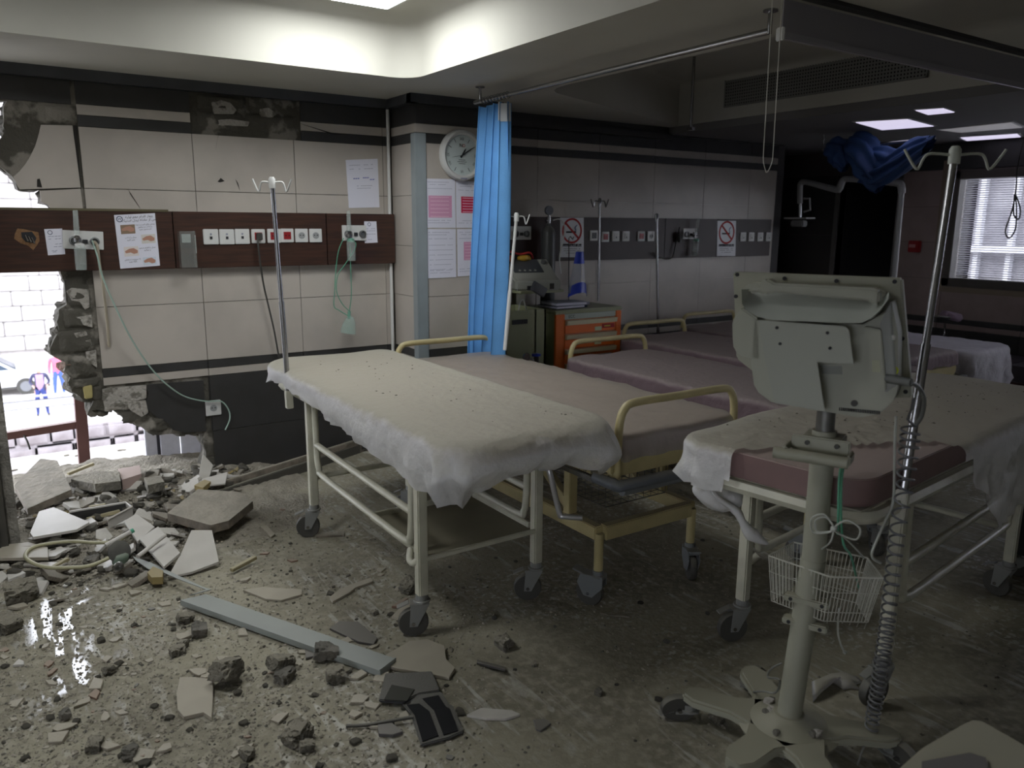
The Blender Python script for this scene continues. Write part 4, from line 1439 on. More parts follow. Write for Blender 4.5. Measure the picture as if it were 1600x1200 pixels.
def stretcher(label, loc, rz, casters, tray=True, crank=True, group=None):
    """local: long axis y, foot at -y"""
    t = thing('hospital_stretcher', label, 'stretcher', loc, rz)
    hw, hl, lx, ly = .32, .96, .275, .60
    slabmesh(-hw+.01, hw-.01, -hl, hl, .785, .872, .10).build('mattress', MAROON, t, bevel=.014, seg=3, smooth=50)
    fr_ = MB()
    lp_ = rrect(-hw, -hl, hw, hl, .1)
    n = len(lp_)
    fr_.tube([(x, y, .758) for x, y in lp_], .022, 6, closed=True)
    fr_.span((-hw+.02, -hl+.02, .774), (hw-.02, hl-.02, .782))
    fr_.build('bed_frame', CREAMP, t, smooth=40)
    for sx in (-1, 1):
        for sy in (-1, 1):
            MB().bar((sx*lx, sy*ly, .17), (sx*lx, sy*ly, .745), .042, .042).build('leg', CREAMP, t, bevel=.005)
        MB().tube([(sx*lx, ly-.07, .72), (sx*lx, ly-.075, .6), (sx*lx, ly-.08, .44), (sx*lx, ly-.10, .39), (sx*lx, ly-.14, .365), (sx*lx, 0, .355), (sx*lx, -ly+.14, .35), (sx*lx, -ly+.095, .375), (sx*lx, -ly+.08, .42),
                   (sx*lx, -ly+.07, .6), (sx*lx, -ly+.065, .74)], .0155, 10, 3).build('side_loop', CREAMP, t, smooth=60)
        MB().cyl((sx*lx, ly-.08, .51), (sx*lx, -ly+.075, .49), .0155).build('side_rail', CREAMP, t, smooth=50)
    MB().tube([(-lx, ly, .30), (-lx+.03, ly+.05, .30), (0, ly+.06, .30), (lx-.03, ly+.05, .30), (lx, ly, .30)], .015, 8, 4).build('end_bar', CREAMP, t, smooth=60)
    MB().tube([(-lx, -ly, .335), (-lx-.02, -ly+.02, .30), (-lx-.02, -ly+.06, .30), (-lx, -ly+.09, .33)], .014, 8, 4).build('end_loop', CREAMP, t, smooth=60)
    MB().bar((-lx, ly, .70), (lx, ly, .70), .03).build('cross_bar', CREAMP, t)
    MB().bar((-lx, -ly, .70), (lx, -ly, .70), .03).build('cross_bar', CREAMP, t)
    if tray:
        ty = mat('dusty_tray', (120, 116, 98), .8, var=.3, scale=8, dust=.7, dustcol=(118, 112, 94))
        tr = MB().span((-lx+.01, -ly-.005, .318), (lx-.01, -ly+.50, .322)).build('lower_tray', ty, t)
        MB().span((-lx, -ly-.02, .312), (lx, -ly-.005, .332)).build('tray_lip', CREAMP, tr, bevel=.003)
        MB().span((-lx+.01, -ly+.5, .318), (lx-.05, -ly+.515, .345)).build('tray_lip', CREAMP, tr, bevel=.003)
        MB().span((lx-.02, -ly+.03, .318), (lx-.005, -ly+.5, .345)).build('tray_lip', CREAMP, tr, bevel=.003)
        MB().span((-lx+.005, -ly+.03, .318), (-lx+.02, -ly+.5, .345)).build('tray_lip', CREAMP, tr, bevel=.003)
    if crank:
        MB().tube([(lx+.0, -ly-.02, .60), (lx+.01, -ly-.06, .605), (lx+.015, -ly-.075, .58), (lx+.045, -ly-.10, .42), (lx+.06, -ly-.115, .405), (lx+.12, -ly-.16, .40)],   .0125, 8, 3).build('crank_handle', mat('bright_crank', (190, 190, 192), .3, metal=.6), t, smooth=60)
    for (sx, sy), a in casters.items():
        caster(t, sx*lx, sy*ly, .175, a)
    return t


# front stretcher
B1 = stretcher('nearest cream stretcher, left of the row, with chrome crank and lower tray', (1.585, 3.175, 0), 0, {(-1, -1): 1.15, (1, -1): 1.0, (-1, 1): 1.2, (1, 1): .6})


def hem1(x, y, nx, ny):
    v = .10
    t = max(0, min(1, (4.15-y)/1.9))
    if nx < -.5:
        v = .05+.15*t**1.3
    if nx > .5:
        v = .10
    if ny < -.4:
        u = max(0, min(1, (x-1.25)/.65))
        v = .17-.05*math.sin(u*PI)
    if ny > .5:
        v = .09
    if nx < -.3 and ny < -.3:
        v = .185
    if nx > .3 and ny < -.3:
        v = .18
    return v+.015*noise.noise(Vector((x*6, y*6, 0)))


def blg(x, y, nx, ny, t):
    foot = max(0, -ny)
    return .05*foot*math.sin(min(1, t)*PI)+.02*math.sin(t*PI)


sh = drape(1.245, 1.905, 2.215, 4.145, .884, .10, hem1, .03, 1, bulge=blg, rumple=.005).build('disposable_sheet', SHEETW, smooth=180, fix=False)
tag(origin(sh, (1.575, 3.18, .88)), 'thin white disposable sheet, dusty, over the nearest left stretcher', 'sheet')
# left pole of that stretcher


def ivpole(label, base, top, r, hooks, mtt=CHROME, cap=None, rz=0, clamp=True, capm=None, hl=.10):
    base, top = Vector(base), Vector(top)
    t = thing('iv_pole', label, 'iv pole', base)
    d = (top-base).normalized()
    mid = base.lerp(top, .45)
    MB().cyl(base, mid, r*1.25, n=14).cyl(mid, top, r, n=14).build('pole', mtt, t, world=True, smooth=40)
    cm = capm or mtt
    MB().lathe([(r*1.5, -.03), (r*1.5, .012), (r*.9, .022)], top, None, 14).build('pole_cap', cm, t, world=True, smooth=40)
    for k in range(hooks):
        a = rz+2*PI*k/hooks
        q = Vector((math.cos(a), math.sin(a), 0))
        MB().tube([top+Vector((0, 0, -.005)), top+q*hl*.55+Vector((0, 0, 0)), top+q*hl*.72+Vector((0, 0, -.012)), top+q*hl*.84+Vector((0, 0, -.045)), top+q*hl*.98+Vector((0, 0, -.03)), top+q*hl*1.2+Vector((0, 0, .012))],
                  .0042, 6, 3).build('hook', cm if hooks > 1 else mtt, t, world=True, smooth=60)
    if clamp:
        MB().bar(base-d*.07, base+d*.02, r*3.2, r*3.2).build('socket_clamp', CREAMP, t, world=True, bevel=.003)
    return t


ivpole('tall chrome iv pole with white top at the head of the nearest left stretcher', (1.215, 3.80, .76), at(425, 284, 1, 3.8), .0105, 2, capm=WHITEP, rz=-.55, hl=.075)

# ================================================================ YELLOW WARD BEDS
GBUMP = mat('grey_blue_bumper', (82, 88, 98), .5, dust=.4)


def wardbed(label, loc, hoops=(1, 1), zt=.80):
    t = thing('hospital_bed', label, 'bed', loc)
    hw, hl = .37, 1.0
    slabmesh(-hw+.03, hw-.03, -hl+.03, hl-.03, zt-.10, zt-.012, .06).build('mattress', MAROON, t, bevel=.02, seg=3, smooth=50)
    lo = .33
    for sx in (-1, 1):
        MB().span((sx*.275-.022, -.82, lo-.03), (sx*.275+.022, .82, lo+.03)).build('base_rail', YELLOWP, t, bevel=.004)
        MB().span((sx*(hw-.03)-.02, -hl+.02, zt-.155), (sx*(hw-.03)+.02, hl-.02, zt-.105)).build('bed_rail', YELLOWP, t, bevel=.004)
        for sy in (-1, 1):
            MB().span((sx*.275-.022, sy*.62-.022, lo+.03), (sx*.275+.022, sy*.62+.022, zt-.15)).build('upright', YELLOWP, t, bevel=.003)
    for sy in (-1, 1):
        MB().span((-.255, sy*.82-.022, lo-.032), (.255, sy*.82+.022, lo+.032)).build('base_end', YELLOWP, t, bevel=.004)
        MB().span((-hw+.02, sy*(hl-.04)-.02, zt-.17), (hw-.02, sy*(hl-.04)+.02, zt-.10)).build('end_panel', YELLOWP, t, bevel=.005)
        MB().tube([(-hw+.0, sy*(hl-.10), zt-.185), (-hw+.0, sy*(hl+.01), zt-.185), (-hw+.06, sy*(hl+.04), zt-.185), (hw-.06, sy*(hl+.04), zt-.185), (hw-.0, sy*(hl+.01), zt-.185), (hw, sy*(hl-.10), zt-.185)],
                  .024, 10, 3).build('bumper', GBUMP, t, smooth=60)
    MB().span((-hw+.0, -hl+.05, zt-.215), (-hw+.02, hl-.05, zt-.19)).span((hw-.02, -hl+.05, zt-.215), (hw, hl-.05, zt-.19)).build('side_rail', CHROME, t, bevel=.003)
    MB().cyl((-hw+.12, -hl+.08, zt-.26), (hw-.12, -hl+.08, zt-.26), .022).build('cross_tube', mat('grey_crank_box', (120, 124, 128), .5, dust=.3), t, smooth=40)
    # hoops
    for k, sy in ((0, -1), (1, 1)):
        if hoops[k]:
            y = sy*(hl-.02)
            zz = zt+.12 if sy < 0 else zt+.10
            MB().tube([(-hw+.04, y, zt-.17), (-hw+.04, y, zt-.02), (-hw+.045, y, zz-.07), (-hw+.065, y, zz-.022), (-hw+.12, y, zz), (0, y, zz), (hw-.12, y, zz), (hw-.065, y, zz-.022), (hw-.045, y, zz-.07), (hw-.04, y, zt-.02), (hw-.04, y, zt-.17)],
                      .0165, 12, 4).build('end_hoop', YELLOWP, t, smooth=60)
    # folding lift links and basket
    for sx in (-1, 1):
        MB().bar((sx*.22, -.55, lo+.02), (sx*.22, -.15, zt-.17), .03, .05).build('lift_link', YELLOWP, t, bevel=.003)
        MB().bar((sx*.22, .55, lo+.02), (sx*.22, .15, zt-.17), .03, .05).build('lift_link', YELLOWP, t, bevel=.003)
    bw = MB()
    bx0, bx1, by0, by1, bz0, bz1 = -.16, .20, -.72, -.35, lo+.06, lo+.20
    for z in (bz0, (bz0+bz1)/2, bz1):
        bw.tube([(bx0, by0, z), (bx1, by0, z), (bx1, by1, z), (bx0, by1, z)], .0025, 4, closed=True)
    for i in range(9):
        x = bx0+(bx1-bx0)*i/8
        bw.tube([(x, by0, bz1), (x, by0, bz0), (x, by1, bz0), (x, by1, bz1)], .0018, 4)
        y = by0+(by1-by0)*i/8
        bw.tube([(bx0, y, bz1), (bx0, y, bz0), (bx1, y, bz0), (bx1, y, bz1)], .0018, 4)
    bw.build('wire_basket', mat('dull_wire', (84, 84, 82), .5, metal=.5), t)
    for sx in (-1, 1):
        for sy in (-1, 1):
            MB().cyl((sx*.275, sy*.82, .15), (sx*.275, sy*.82, lo), .02).build('stem', YELLOWP, t, smooth=40)
            caster(t, sx*.275, sy*.82, .165, 2.6 if sx > 0 else .5, True)
    return t


B2 = wardbed('cream yellow hospital bed with end hoop, second from the left of the row', (2.32, 3.20, 0))
B3 = wardbed('cream yellow bed with mauve cover, third from left, in front of the orange crash cart', (3.46, 3.00, 0), (0, 1), .75)
for lab, lc in (('cream yellow bed with a head hoop, fourth from the left, under the far pole', (4.38, 3.52, 0)), ('fifth bed from the left, half hidden behind the monitor', (5.26, 3.76, 0))):
    b_ = dup(B3)
    b_.location = lc
    b_['label'] = lab


def hemc(v, footv=None, n_=.012, sd=0):
    def f(x, y, nx, ny):
        q = v
        if footv and ny < -.3:
            q = footv
        return q+n_*noise.noise(Vector((x*7+sd, y*7, 0)))
    return f


sh = drape(1.985, 2.655, 2.225, 4.175, .803, .07, hemc(.055, .07), .022, 4, rumple=.010, sag=-.0).build('disposable_sheet', SHEETT, smooth=180, fix=False)
tag(origin(sh, (2.32, 3.2, .8)), 'translucent wrinkled cover, dusty, on the second bed from the left', 'sheet')
for i, (lc, lab) in enumerate((((3.46, 3.00), 'dusty mauve cover on the third bed, in front of the orange cart'), ((4.38, 3.52), 'dusty mauve cover on the fourth bed from the left'), ((5.26, 3.76), 'dusty pale mauve cover on the fifth bed, half behind the monitor'))):
    x, y = lc
    sh = drape(x-.345, x+.345, y-.975, y+.975, .754, .05, hemc(.06+.015*(i == 0)), .012, 7+i, rumple=.008, nd=10).build('bed_cover', SHEETM, smooth=180, fix=False)
    tag(origin(sh, (x, y, .75)), lab, 'sheet')
# ================================================================ RIGHT STRETCHER, lying across
RA = R(7)
RC = Vector((2.964, 1.657, 0))
B5 = stretcher('cream stretcher at right, lying across the row behind the monitor stand', RC, -PI/2+RA, {(-1, -1): 2.6, (1, -1): 2.9, (-1, 1): .9, (1, 1): 1.4}, tray=False, crank=False)


def hem5(x, y, nx, ny):
    """local to the stretcher: x along it from the monitor end, y away from the camera"""
    v = .05
    if nx < -.5:
        v = .12 if y > .0 else .05
    if ny > .5:
        v = .09
    if ny < -.5:
        v = .02
        if x > -.28:
            v = .08+.27*min(1, (x+.28)/.35)+.05*noise.noise(Vector((x*5, 0, 0)))
            if x > .35:
                v += -.10+.12*abs(noise.noise(Vector((x*6, 1, 0))))
    if nx > .5:
        v = .25
    return v


sh = drape(-.97, .97, -.335, .335, .884, .11, hem5, .030, 12, rumple=.007).build('disposable_sheet', SHEETW, smooth=180, fix=False)
bm = bmesh.new()
bm.from_mesh(sh.data)
kill = [f for f in bm.faces if (lambda c: c.x < -.36 and c.y < .10-.36*(c.x+.97)/.6+.03*noise.noise(c*7))(f.calc_center_median())]
bmesh.ops.delete(bm, geom=kill, context='FACES')
bm.to_mesh(sh.data)
bm.free()
sh.location = RC
sh.rotation_euler = (0, 0, RA)
tag(sh, 'torn dusty white sheet bunched over the right stretcher, near corner bare', 'sheet')
# bunched end hanging off the left corner and its twisted tail
tl = MB().tube([at(1098, 742, 1, 1.78), at(1120, 775, 1, 1.72), at(1150, 798, 1, 1.68), at(1160, 815, 1, 1.66), at(1175, 835, 1, 1.64), at(1200, 850, 1, 1.6)], [.006, .008, .016, .012, .026, .004], 8, 5)
tl = tl.build('twisted_sheet_tail', SHEETW, smooth=180)
tag(origin(tl, at(1098, 742, 1, 1.78)), 'twisted strip of white sheet dangling from the left end of the right stretcher', 'cloth')
bg = MB()
c0 = at(1128, 765, 1, 1.78)


def bag(u, v):
    a = 2*PI*u
    r_ = .10*math.sin(PI*min(1, .1+v*.9))**.6*(1+.12*noise.noise(Vector((math.cos(a)*2, math.sin(a)*2, v*3))))
    return c0+Vector((.6*r_*math.cos(a)-.02, r_*math.sin(a), .045-.12*v))


bg.grid(bag, 28, 12, wrap=True)
bgo = bg.build('hanging_sheet_bunch', SHEETW, smooth=180, fix=False)
tag(origin(bgo, c0), 'white sheet corner ballooning under the left end of the right stretcher', 'cloth')
ivpole('large chrome iv pole with pale cap at the right stretcher, near the camera', at(1410, 775, 1, 1.245), at(1492, 240, 1, 1.3), .0115, 2, capm=mat('pale_cap', (190, 194, 186), .5), rz=-.62, hl=.125)

# ================================================================ SMALL POLES
ivpole('white painted iv pole leaning against the blue curtain', at(789, 547, 1, 3.98), at(807, 338, 1, 3.98), .010, 2, mtt=WHITEP, rz=-.3, hl=.07, clamp=False)
ivpole('thin steel iv pole with four hooks standing behind the crash cart', at(935, 470, 1, 4.86), at(937, 314, 1, 4.86), .009, 4, rz=.1, clamp=False, hl=.08)
ivpole('plain chrome pole by the far wall between the cart and the no smoking sign', (at(1033, 512, 1, 4.66).x+.02, 4.66, .02), at(1026, 338, 1, 4.66), .010, 2, rz=.4, clamp=False, hl=.02)

# ================================================================ CURTAIN AND TRACK
yr0, yr1 = 4.23, 2.125
rod = thing('curtain_rod', 'chrome curtain rod hung from the ceiling over the blue curtain', 'rail', (2.6, 3.2, ZC))
MB().cyl((2.6, yr0+.06, 2.315), (2.6, yr1, 2.325), .012).build('rod', CHROME, rod, world=True, smooth=40)
for y in (yr0, yr1):
    MB().cyl((2.6, y, 2.315), (2.6, y, ZC), .009).lathe([(.028, 0), (.028, .006)], (2.6, y, ZC-.006)).build('ceiling_bracket', CHROME, rod, world=True, smooth=40)
p_ = at(1063, 95, 0, 4.2)
tv = thing('ceiling_drop_tube', 'short chrome tube hanging down in the dark ceiling recess', 'tube', (4.2, 4.05, 2.243))
MB().cyl((4.2, 4.05, 2.26), (4.2, 4.05, 2.72), .010).build('tube', CHROME, tv, world=True, smooth=40)
MB().box((4.2, 4.05, 2.25), (.03, .05, .02)).build('end_fitting', CHROME, tv, world=True)
CURT = mat('sky_blue_curtain', (96, 156, 214), .75, var=.12, scale=4, bump=.15, bscale=160, sub=0)
cur = thing('privacy_curtain', 'sky blue privacy curtain gathered in front of the clock', 'curtain', (2.6, 4.1, 2.3))
NU = 140


def cfn(u, v):
    z = 2.285-(2.285-.62)*v
    half0 = .155+.035*v+.015*math.sin(v*3)
    yc = 4.095+.15*v
    a = u*PI*9+1.3*math.sin(v*2.2+u*4)
    amp = (.030+.012*v)*(1+.5*noise.noise(Vector((u*7, v*1.5, 3))))
    return Vector((2.605+amp*math.sin(a)+.02*v, yc-half0+2*half0*u+.010*math.sin(a*2), z-.01*abs(math.sin(u*PI*6))*(1-v)))


MB().grid(cfn, NU, 40).build('fabric', CURT, cur, world=True, smooth=180, fix=False)
MB().grid(lambda u, v: cfn(u*.16, v*.06)+Vector((-.004, -.001, 0)), 20, 8).build('heading_tape', mat('pale_heading', (176, 180, 184), .7), cur, world=True, smooth=180, fix=False)
for k in range(9):
    y = 3.93+.034*k
    MB().tube([(2.6+.018*math.cos(a), y, 2.315+.018*math.sin(a)) for a in [2*PI*i/12 for i in range(12)]], .0022, 5, closed=True).build('ring', CHROME, cur, world=True)
# second curtain bundled up
bq = Vector((5.9, 3.75, 2.18))
bc = thing('bundled_curtain', 'dark blue curtain bundled up over its rod below the far ceiling', 'curtain', at(1380, 250, 0, 6.0))
BLU2 = mat('deep_blue_curtain', (44, 74, 124), .7, var=.3, scale=5)


def lump(pts, r0_, r1_, sd, nf=7):
    pts = [Vector(p) for p in pts]

    def fn(u, v):
        a = 2*PI*u
        k = v*(len(pts)-1)
        i = min(int(k), len(pts)-2)
        c = pts[i].lerp(pts[i+1], k-i)
        rr_ = (r0_*(1-v)+r1_*v)*(math.sin(PI*(.08+.84*v))**.5)*(1+.16*math.sin(a*nf+v*4+sd)+.25*noise.noise(Vector((math.cos(a), math.sin(a), v*4+sd))))
        return c+Vector((rr_*math.cos(a), -rr_*math.sin(a)*.6, rr_*math.sin(a)))
    return MB().grid(fn, 56, 22, wrap=True)


for k, (pts, ra, rb) in enumerate((([(1296, 228), (1315, 238), (1322, 262)], .10, .07), ([(1330, 222), (1352, 240), (1366, 270), (1376, 292)], .13, .09), ([(1350, 275), (1385, 268), (1420, 250), (1452, 228)], .11, .12), ([(1362, 240), (1390, 255), (1420, 238), (1444, 226)], .10, .10))):
    lump([at(a, b_, 0, 6.0) for a, b_ in pts], ra, rb, k*2.1).build('fabric_fold', BLU2, bc, world=True, smooth=180, fix=False)
ra, rb = at(1286, 234, 0, 6.02), at(1462, 216, 0, 6.02)
br_ = thing('curtain_rod', 'dark curtain rod with bracket carrying the bundled blue curtain', 'rail', (6.02, ra.y, 2.34))
MB().cyl(ra, rb, .012).build('rod', CHROME, br_, world=True, smooth=40)
MB().cyl(ra, (ra.x, ra.y, 2.345), .010).build('ceiling_bracket', CHROME, br_, world=True, smooth=40)
# roller screen near the camera and its bead chain
q = [at(1221, 55, 1, 2.0), at(1600, 155, 1, 2.0)]
GS = mat('grey_roller_fabric', (150, 147, 154), .6)
rs = thing('roller_screen', 'grey roller screen hanging from the ceiling at top right', 'blind', (q[0].x, 2.0, ZC))
MB().span((q[0].x, 1.998, q[0].z), (5.4, 2.002, 2.40)).build('screen_fabric', GS, rs, world=True)
MB().span((q[0].x, 1.988, q[0].z-.012), (5.4, 2.012, q[0].z+.012)).build('bottom_bar', mat('grey_bar', (160, 158, 166), .4), rs, world=True, bevel=.004)
MB().span((q[0].x-.012, 1.982, q[0].z-.02), (q[0].x+.002, 2.018, q[0].z+.026)).build('end_cap', WHITEP, rs, world=True, bevel=.004)
MB().span((q[0].x+.02, 1.90, 2.385), (5.4, 1.94, 2.40)).build('ceiling_track', mat('dark_track', (50, 50, 50), .5), rs, world=True)
bc2 = thing('bead_chain', 'white bead chain loop of the roller screen hanging at top centre right', 'chain', (2.44, 1.97, 2.4))
ch = []
a0, a1, bt = at(1207, 0, 1, 1.97), at(1222, 0, 1, 1.97), at(1198, 271, 1, 1.97)
for (p0, s) in ((a0, -1), (a1, 1)):
    for k in range(120):
        t_ = k/120
        z = p0.z+(bt.z-p0.z)*t_
        x = p0.x+(at(1192 if s < 0 else 1207, 258, 1, 1.97).x-p0.x)*min(1, t_*1.0)
        if t_ > .9:
            x = x+(bt.x-x)*((t_-.9)/.1)**1.8
        ch.append((x, 1.97, z))
mb = MB()
for p in ch:
    mb.lathe([(.0006, -.0022), (.0022, -.0008), (.0022, .0008), (.0006, .0022)], p, None, 6)
mb.build('beads', mat('bead_white', (214, 212, 204), .35), bc2, world=True, kind='stuff', fix=False)
mb = MB().tube(ch[:120], .0006, 4).tube(ch[120:], .0006, 4)
mb.build('cord', WHITEP, bc2, world=True)
# loose cable loop by the window
cbl = MB().tube([at(1598, 222, 0, 7.2), at(1590, 262, 0, 7.2), at(1587, 300, 0, 7.2), at(1581, 330, 0, 7.2), at(1571, 360, 0, 7.2), at(1577, 372, 0, 7.2), at(1587, 356, 0, 7.2), at(1588, 320, 0, 7.2), at(1586, 303, 0, 7.2), at(1594, 325, 0, 7.2), at(1592, 342, 0, 7.2), at(1584, 335, 0, 7.2), at(1585, 304, 0, 7.2)], .006, 6, 6).build('hanging_cable', BLACKP, smooth=60)
tag(origin(cbl, at(1598, 222, 0, 7.2)), 'looped dark cable hanging from the ceiling in front of the window', 'cable')
# ================================================================ CRASH CART AND NEIGHBOURS
ORG = mat('orange_enamel', (232, 112, 28), .4, dust=.12)
OLV = mat('olive_cream_enamel', (150, 154, 122), .45, dust=.15)
X0, X1, Y0_, Y1_, ZT_ = 3.43, 4.06, 4.55, 4.98, .985
cart = thing('crash_cart', 'orange and olive crash cart with ribbed drawers at the far wall', 'cart', ((X0+X1)/2, 4.77, 0))
MB().span((X0+.005, Y0_+.01, .12), (X1-.005, Y1_, ZT_-.03)).build('body', OLV, cart, world=True, bevel=.004)
slab_ = MB().span((X0-.01, Y0_-.012, ZT_-.03), (X1+.01, Y1_+.005, ZT_)).build('top', OLV, cart, world=True, bevel=.01)
for a, b_ in ((X0, X0+.085), (X1-.055, X1)):
    MB().span((a, Y0_-.008, .12), (b_, Y0_+.012, ZT_-.03)).build('corner_post', ORG, cart, world=True, bevel=.004)
MB().span((X0+.085, Y0_-.003, ZT_-.07), (X1-.055, Y0_+.01, ZT_-.032)).build('header_strip', mat('pale_header', (176, 186, 176), .5), cart, world=True)
text('ECC', .032, INK, cart, 'lettering', (X0+.15, Y0_-.0045, ZT_-.052), (1, 0, 0), (0, 0, 1))
zt_ = ZT_-.075
RIB = mat('cream_drawer_pull', (214, 204, 172), .4)
for k, hh in enumerate((.105, .11, .11, .205, .22)):
    d_ = MB().span((X0+.09, Y0_-.006, zt_-hh+.004), (X1-.06, Y0_+.02, zt_)).build('drawer', ORG, cart, world=True, bevel=.002)
    inv = world_of(cart).inverted()

    def sub(mb, nm, m_, **kw):
        o = mb.build(nm, m_, None, **kw)
        o.parent = d_
        o.data.transform(inv)
        return o
    sub(MB().prism([(X0+.09, Y0_-.034, zt_-.004), (X0+.09, Y0_-.028, zt_-.036), (X0+.09, Y0_-.006, zt_-.040), (X0+.09, Y0_-.006, zt_-.002)], (X1-X0-.15, 0, 0)), 'drawer_pull', RIB)
    if k < 4:
        x = X1-.06
        if k < 2:
            sub(MB().span((x-.13, Y0_-.009, zt_-.08), (x-.01, Y0_-.006, zt_-.048)), 'red_label', INKR)
            sub(MB().span((x-.20, Y0_-.009, zt_-.095), (x-.135, Y0_-.006, zt_-.065)), 'pale_label', mat('pale_green_label', (190, 200, 160), .6))
            sub(MB().span((x-.11, Y0_-.010, zt_-.07), (x-.05, Y0_-.008, zt_-.060)), 'yellow_print', mat('yellow_print', (200, 180, 60), .6))
        else:
            sub(MB().span((x-.19, Y0_-.009, zt_-.09), (x-.03, Y0_-.006, zt_-.06)), 'pale_label', PAPER)
            sub(MB().span((x-.18, Y0_-.010, zt_-.08), (x-.05, Y0_-.008, zt_-.072)), 'label_print', INKG)
    zt_ -= hh
for sx in (X0+.06, X1-.06):
    for sy in (Y0_+.05, Y1_-.05):
        caster(cart, sx-cart.location.x, sy-cart.location.y, .12)
# side cabinet
CB0, CB1 = at(790, 560, 1, 4.35).x, at(849, 560, 1, 4.35).x
cab = thing('side_cabinet', 'pale olive metal trolley with open top bin between curtain and crash cart', 'cabinet', ((CB0+CB1)/2, 4.52, 0))
ZB = at(805, 486, 1, 4.35).z
MB().span((CB0, 4.35, .1), (CB1-.06, 4.37, ZB)).span((CB1-.08, 4.35, .1), (CB1+.02, 4.36, ZB)).span((CB1, 4.35, .1), (CB1+.02, 4.72, ZB)).span((CB0, 4.7, .1), (CB1, 4.72, ZB)).span((CB0, 4.35, .1), (CB0+.02, 4.72, ZB)).span((CB0, 4.35, ZB-.10), (CB1, 4.72, ZB-.09)).build('body', OLV, cab, world=True, bevel=.004)
MB().span((CB0+.03, 4.33, .45), (CB1-.10, 4.35, .60)).build('orange_front', ORG, cab, world=True)
MB().span((CB0+.05, 4.345, ZB-.09), (CB1-.14, 4.349, ZB-.06)).build('black_label', INK, cab, world=True)
MB().tube([(CB0+.03, 4.33, .62), (CB0+.03, 4.29, .62), (CB1-.10, 4.29, .62), (CB1-.10, 4.33, .62)], .009, 8).build('handle', CREAMP, cab, world=True, smooth=50)
MB().tube([at(810, 486, 1, 4.5), at(813, 472, 1, 4.5), at(818, 470, 1, 4.5), at(823, 486, 1, 4.5)], .005, 6, 4).build('white_strap', WHITEP, cab, world=True)
for sx in (-.1, .1):
    caster(cab, sx, 0, .11)
# defibrillator on its raised shelf
DF = at(838, 440, 1, 4.72)
sh_ = thing('monitor_shelf', 'pale shelf stand behind the cart carrying the defibrillator', 'stand', (DF.x, 4.85, ZT_))
dtop = at(840, 452, 1, 4.72).z
MB().span((DF.x-.20, 4.62, dtop-.02), (DF.x+.18, 4.97, dtop)).build('shelf_board', OLV, sh_, world=True, bevel=.004)
MB().span((DF.x-.04, 4.92, ZT_-.1), (DF.x+.04, 4.97, dtop-.02)).build('shelf_post', CREAMP, sh_, world=True)
df = thing('defibrillator', 'grey-white defibrillator with sloping screen and paddles on the cart shelf', 'defibrillator', (DF.x, 4.80, dtop), -.25)
prof = [(-.18, 0), (.15, 0), (.16, .16), (.10, .215), (-.10, .10), (-.18, .07)]
mb = MB().prism([(-.175, y, z) for y, z in prof], (.35, 0, 0))
DFM = mat('grey_white_shell', (168, 170, 162), .5, dust=.15)
mb.build('shell', DFM, df, bevel=.012, smooth=40)
sl = Vector((0, .20, .115)).normalized()
rot = Matrix((Vector((1, 0, 0)), sl, Vector((1, 0, 0)).cross(sl))).transposed()
cc = Vector((0, 0, .158))
MB().box(cc+rot @ Vector((-.03, .01, .003)), (.23, .17, .006), rot).build('screen', mat('dark_screen', (76, 80, 84), .3), df, bevel=.002)
for k in range(4):
    MB().cyl(cc+rot @ Vector((-.10+.04*k, -.055, .004)), cc+rot @ Vector((-.10+.04*k, -.055, .010)), .009, n=10).build('key', DFM, df)
MB().cyl(cc+rot @ Vector((.12, .05, .002)), cc+rot @ Vector((.12, .05, .02)), .02).build('dial', mat('dial_grey', (110, 112, 112), .5), df, smooth=40)
MB().box((-.03, -.176, .02), (.12, .01, .03)).build('printer_slot', INK, df)
MB().box((.10, -.18, .03), (.03, .02, .04)).build('connector', BLACKP, df)
pdl = thing('defibrillator_paddles', 'orange and yellow paddles with coiled leads on top of the defibrillator', 'paddles', (DF.x-.05, 4.88, dtop+.20))
MB().rock((-.10, 0, .02), (.07, .04, .03), 2).build('paddle', mat('orange_paddle', (190, 80, 36), .5), pdl, smooth=50)
MB().rock((.05, 0, .02), (.07, .04, .028), 3).build('paddle', mat('yellow_paddle', (190, 150, 50), .5), pdl, smooth=50)
MB().tube([(-.15, 0, .02), (-.1, -.02, .07), (0, -.01, .05), (.08, -.03, .06), (.13, 0, .02)], .008, 6, 5).build('lead', INKR, pdl, smooth=60)
# oxygen cylinder
oc = at(852, 372, 1, 4.97)
ox = thing('oxygen_cylinder', 'dark grey oxygen cylinder with round gauge beside the no smoking sign', 'cylinder', (oc.x, 4.93, .72))
hz = at(852, 355, 1, 4.93).z-.72
MB().lathe([(.05, 0), (.055, .01), (.055, hz-.05), (.045, hz-.015), (.018, hz+.01), (.018, hz+.03)], (0, 0, 0)).build('cylinder_body', mat('dark_cylinder', (62, 64, 66), .45, dust=.2), ox, smooth=40)
MB().cyl((0, 0, hz+.03), (0, 0, hz+.08), .016).cyl((-.03, 0, hz+.05), (.035, 0, hz+.05), .01).cyl((0, 0, hz+.08), (0, 0, hz+.10), .007).build('valve', CHROME, ox, smooth=40)
MB().lathe([(.034, -.01), (.036, 0), (.034, .012)], (0, 0, hz+.125), (PI/2, 0, 0)).build('gauge', mat('gauge_grey', (88, 92, 98), .4), ox, smooth=40)
MB().tube([(.03, 0, hz+.05), (.09, -.02, hz+.06), (.13, -.03, hz+.01), (.12, -.03, hz-.1), (.08, -.04, hz-.22), (.09, -.05, hz-.35)], .005, 6, 5).build('tube', WHITEP, ox, smooth=60)
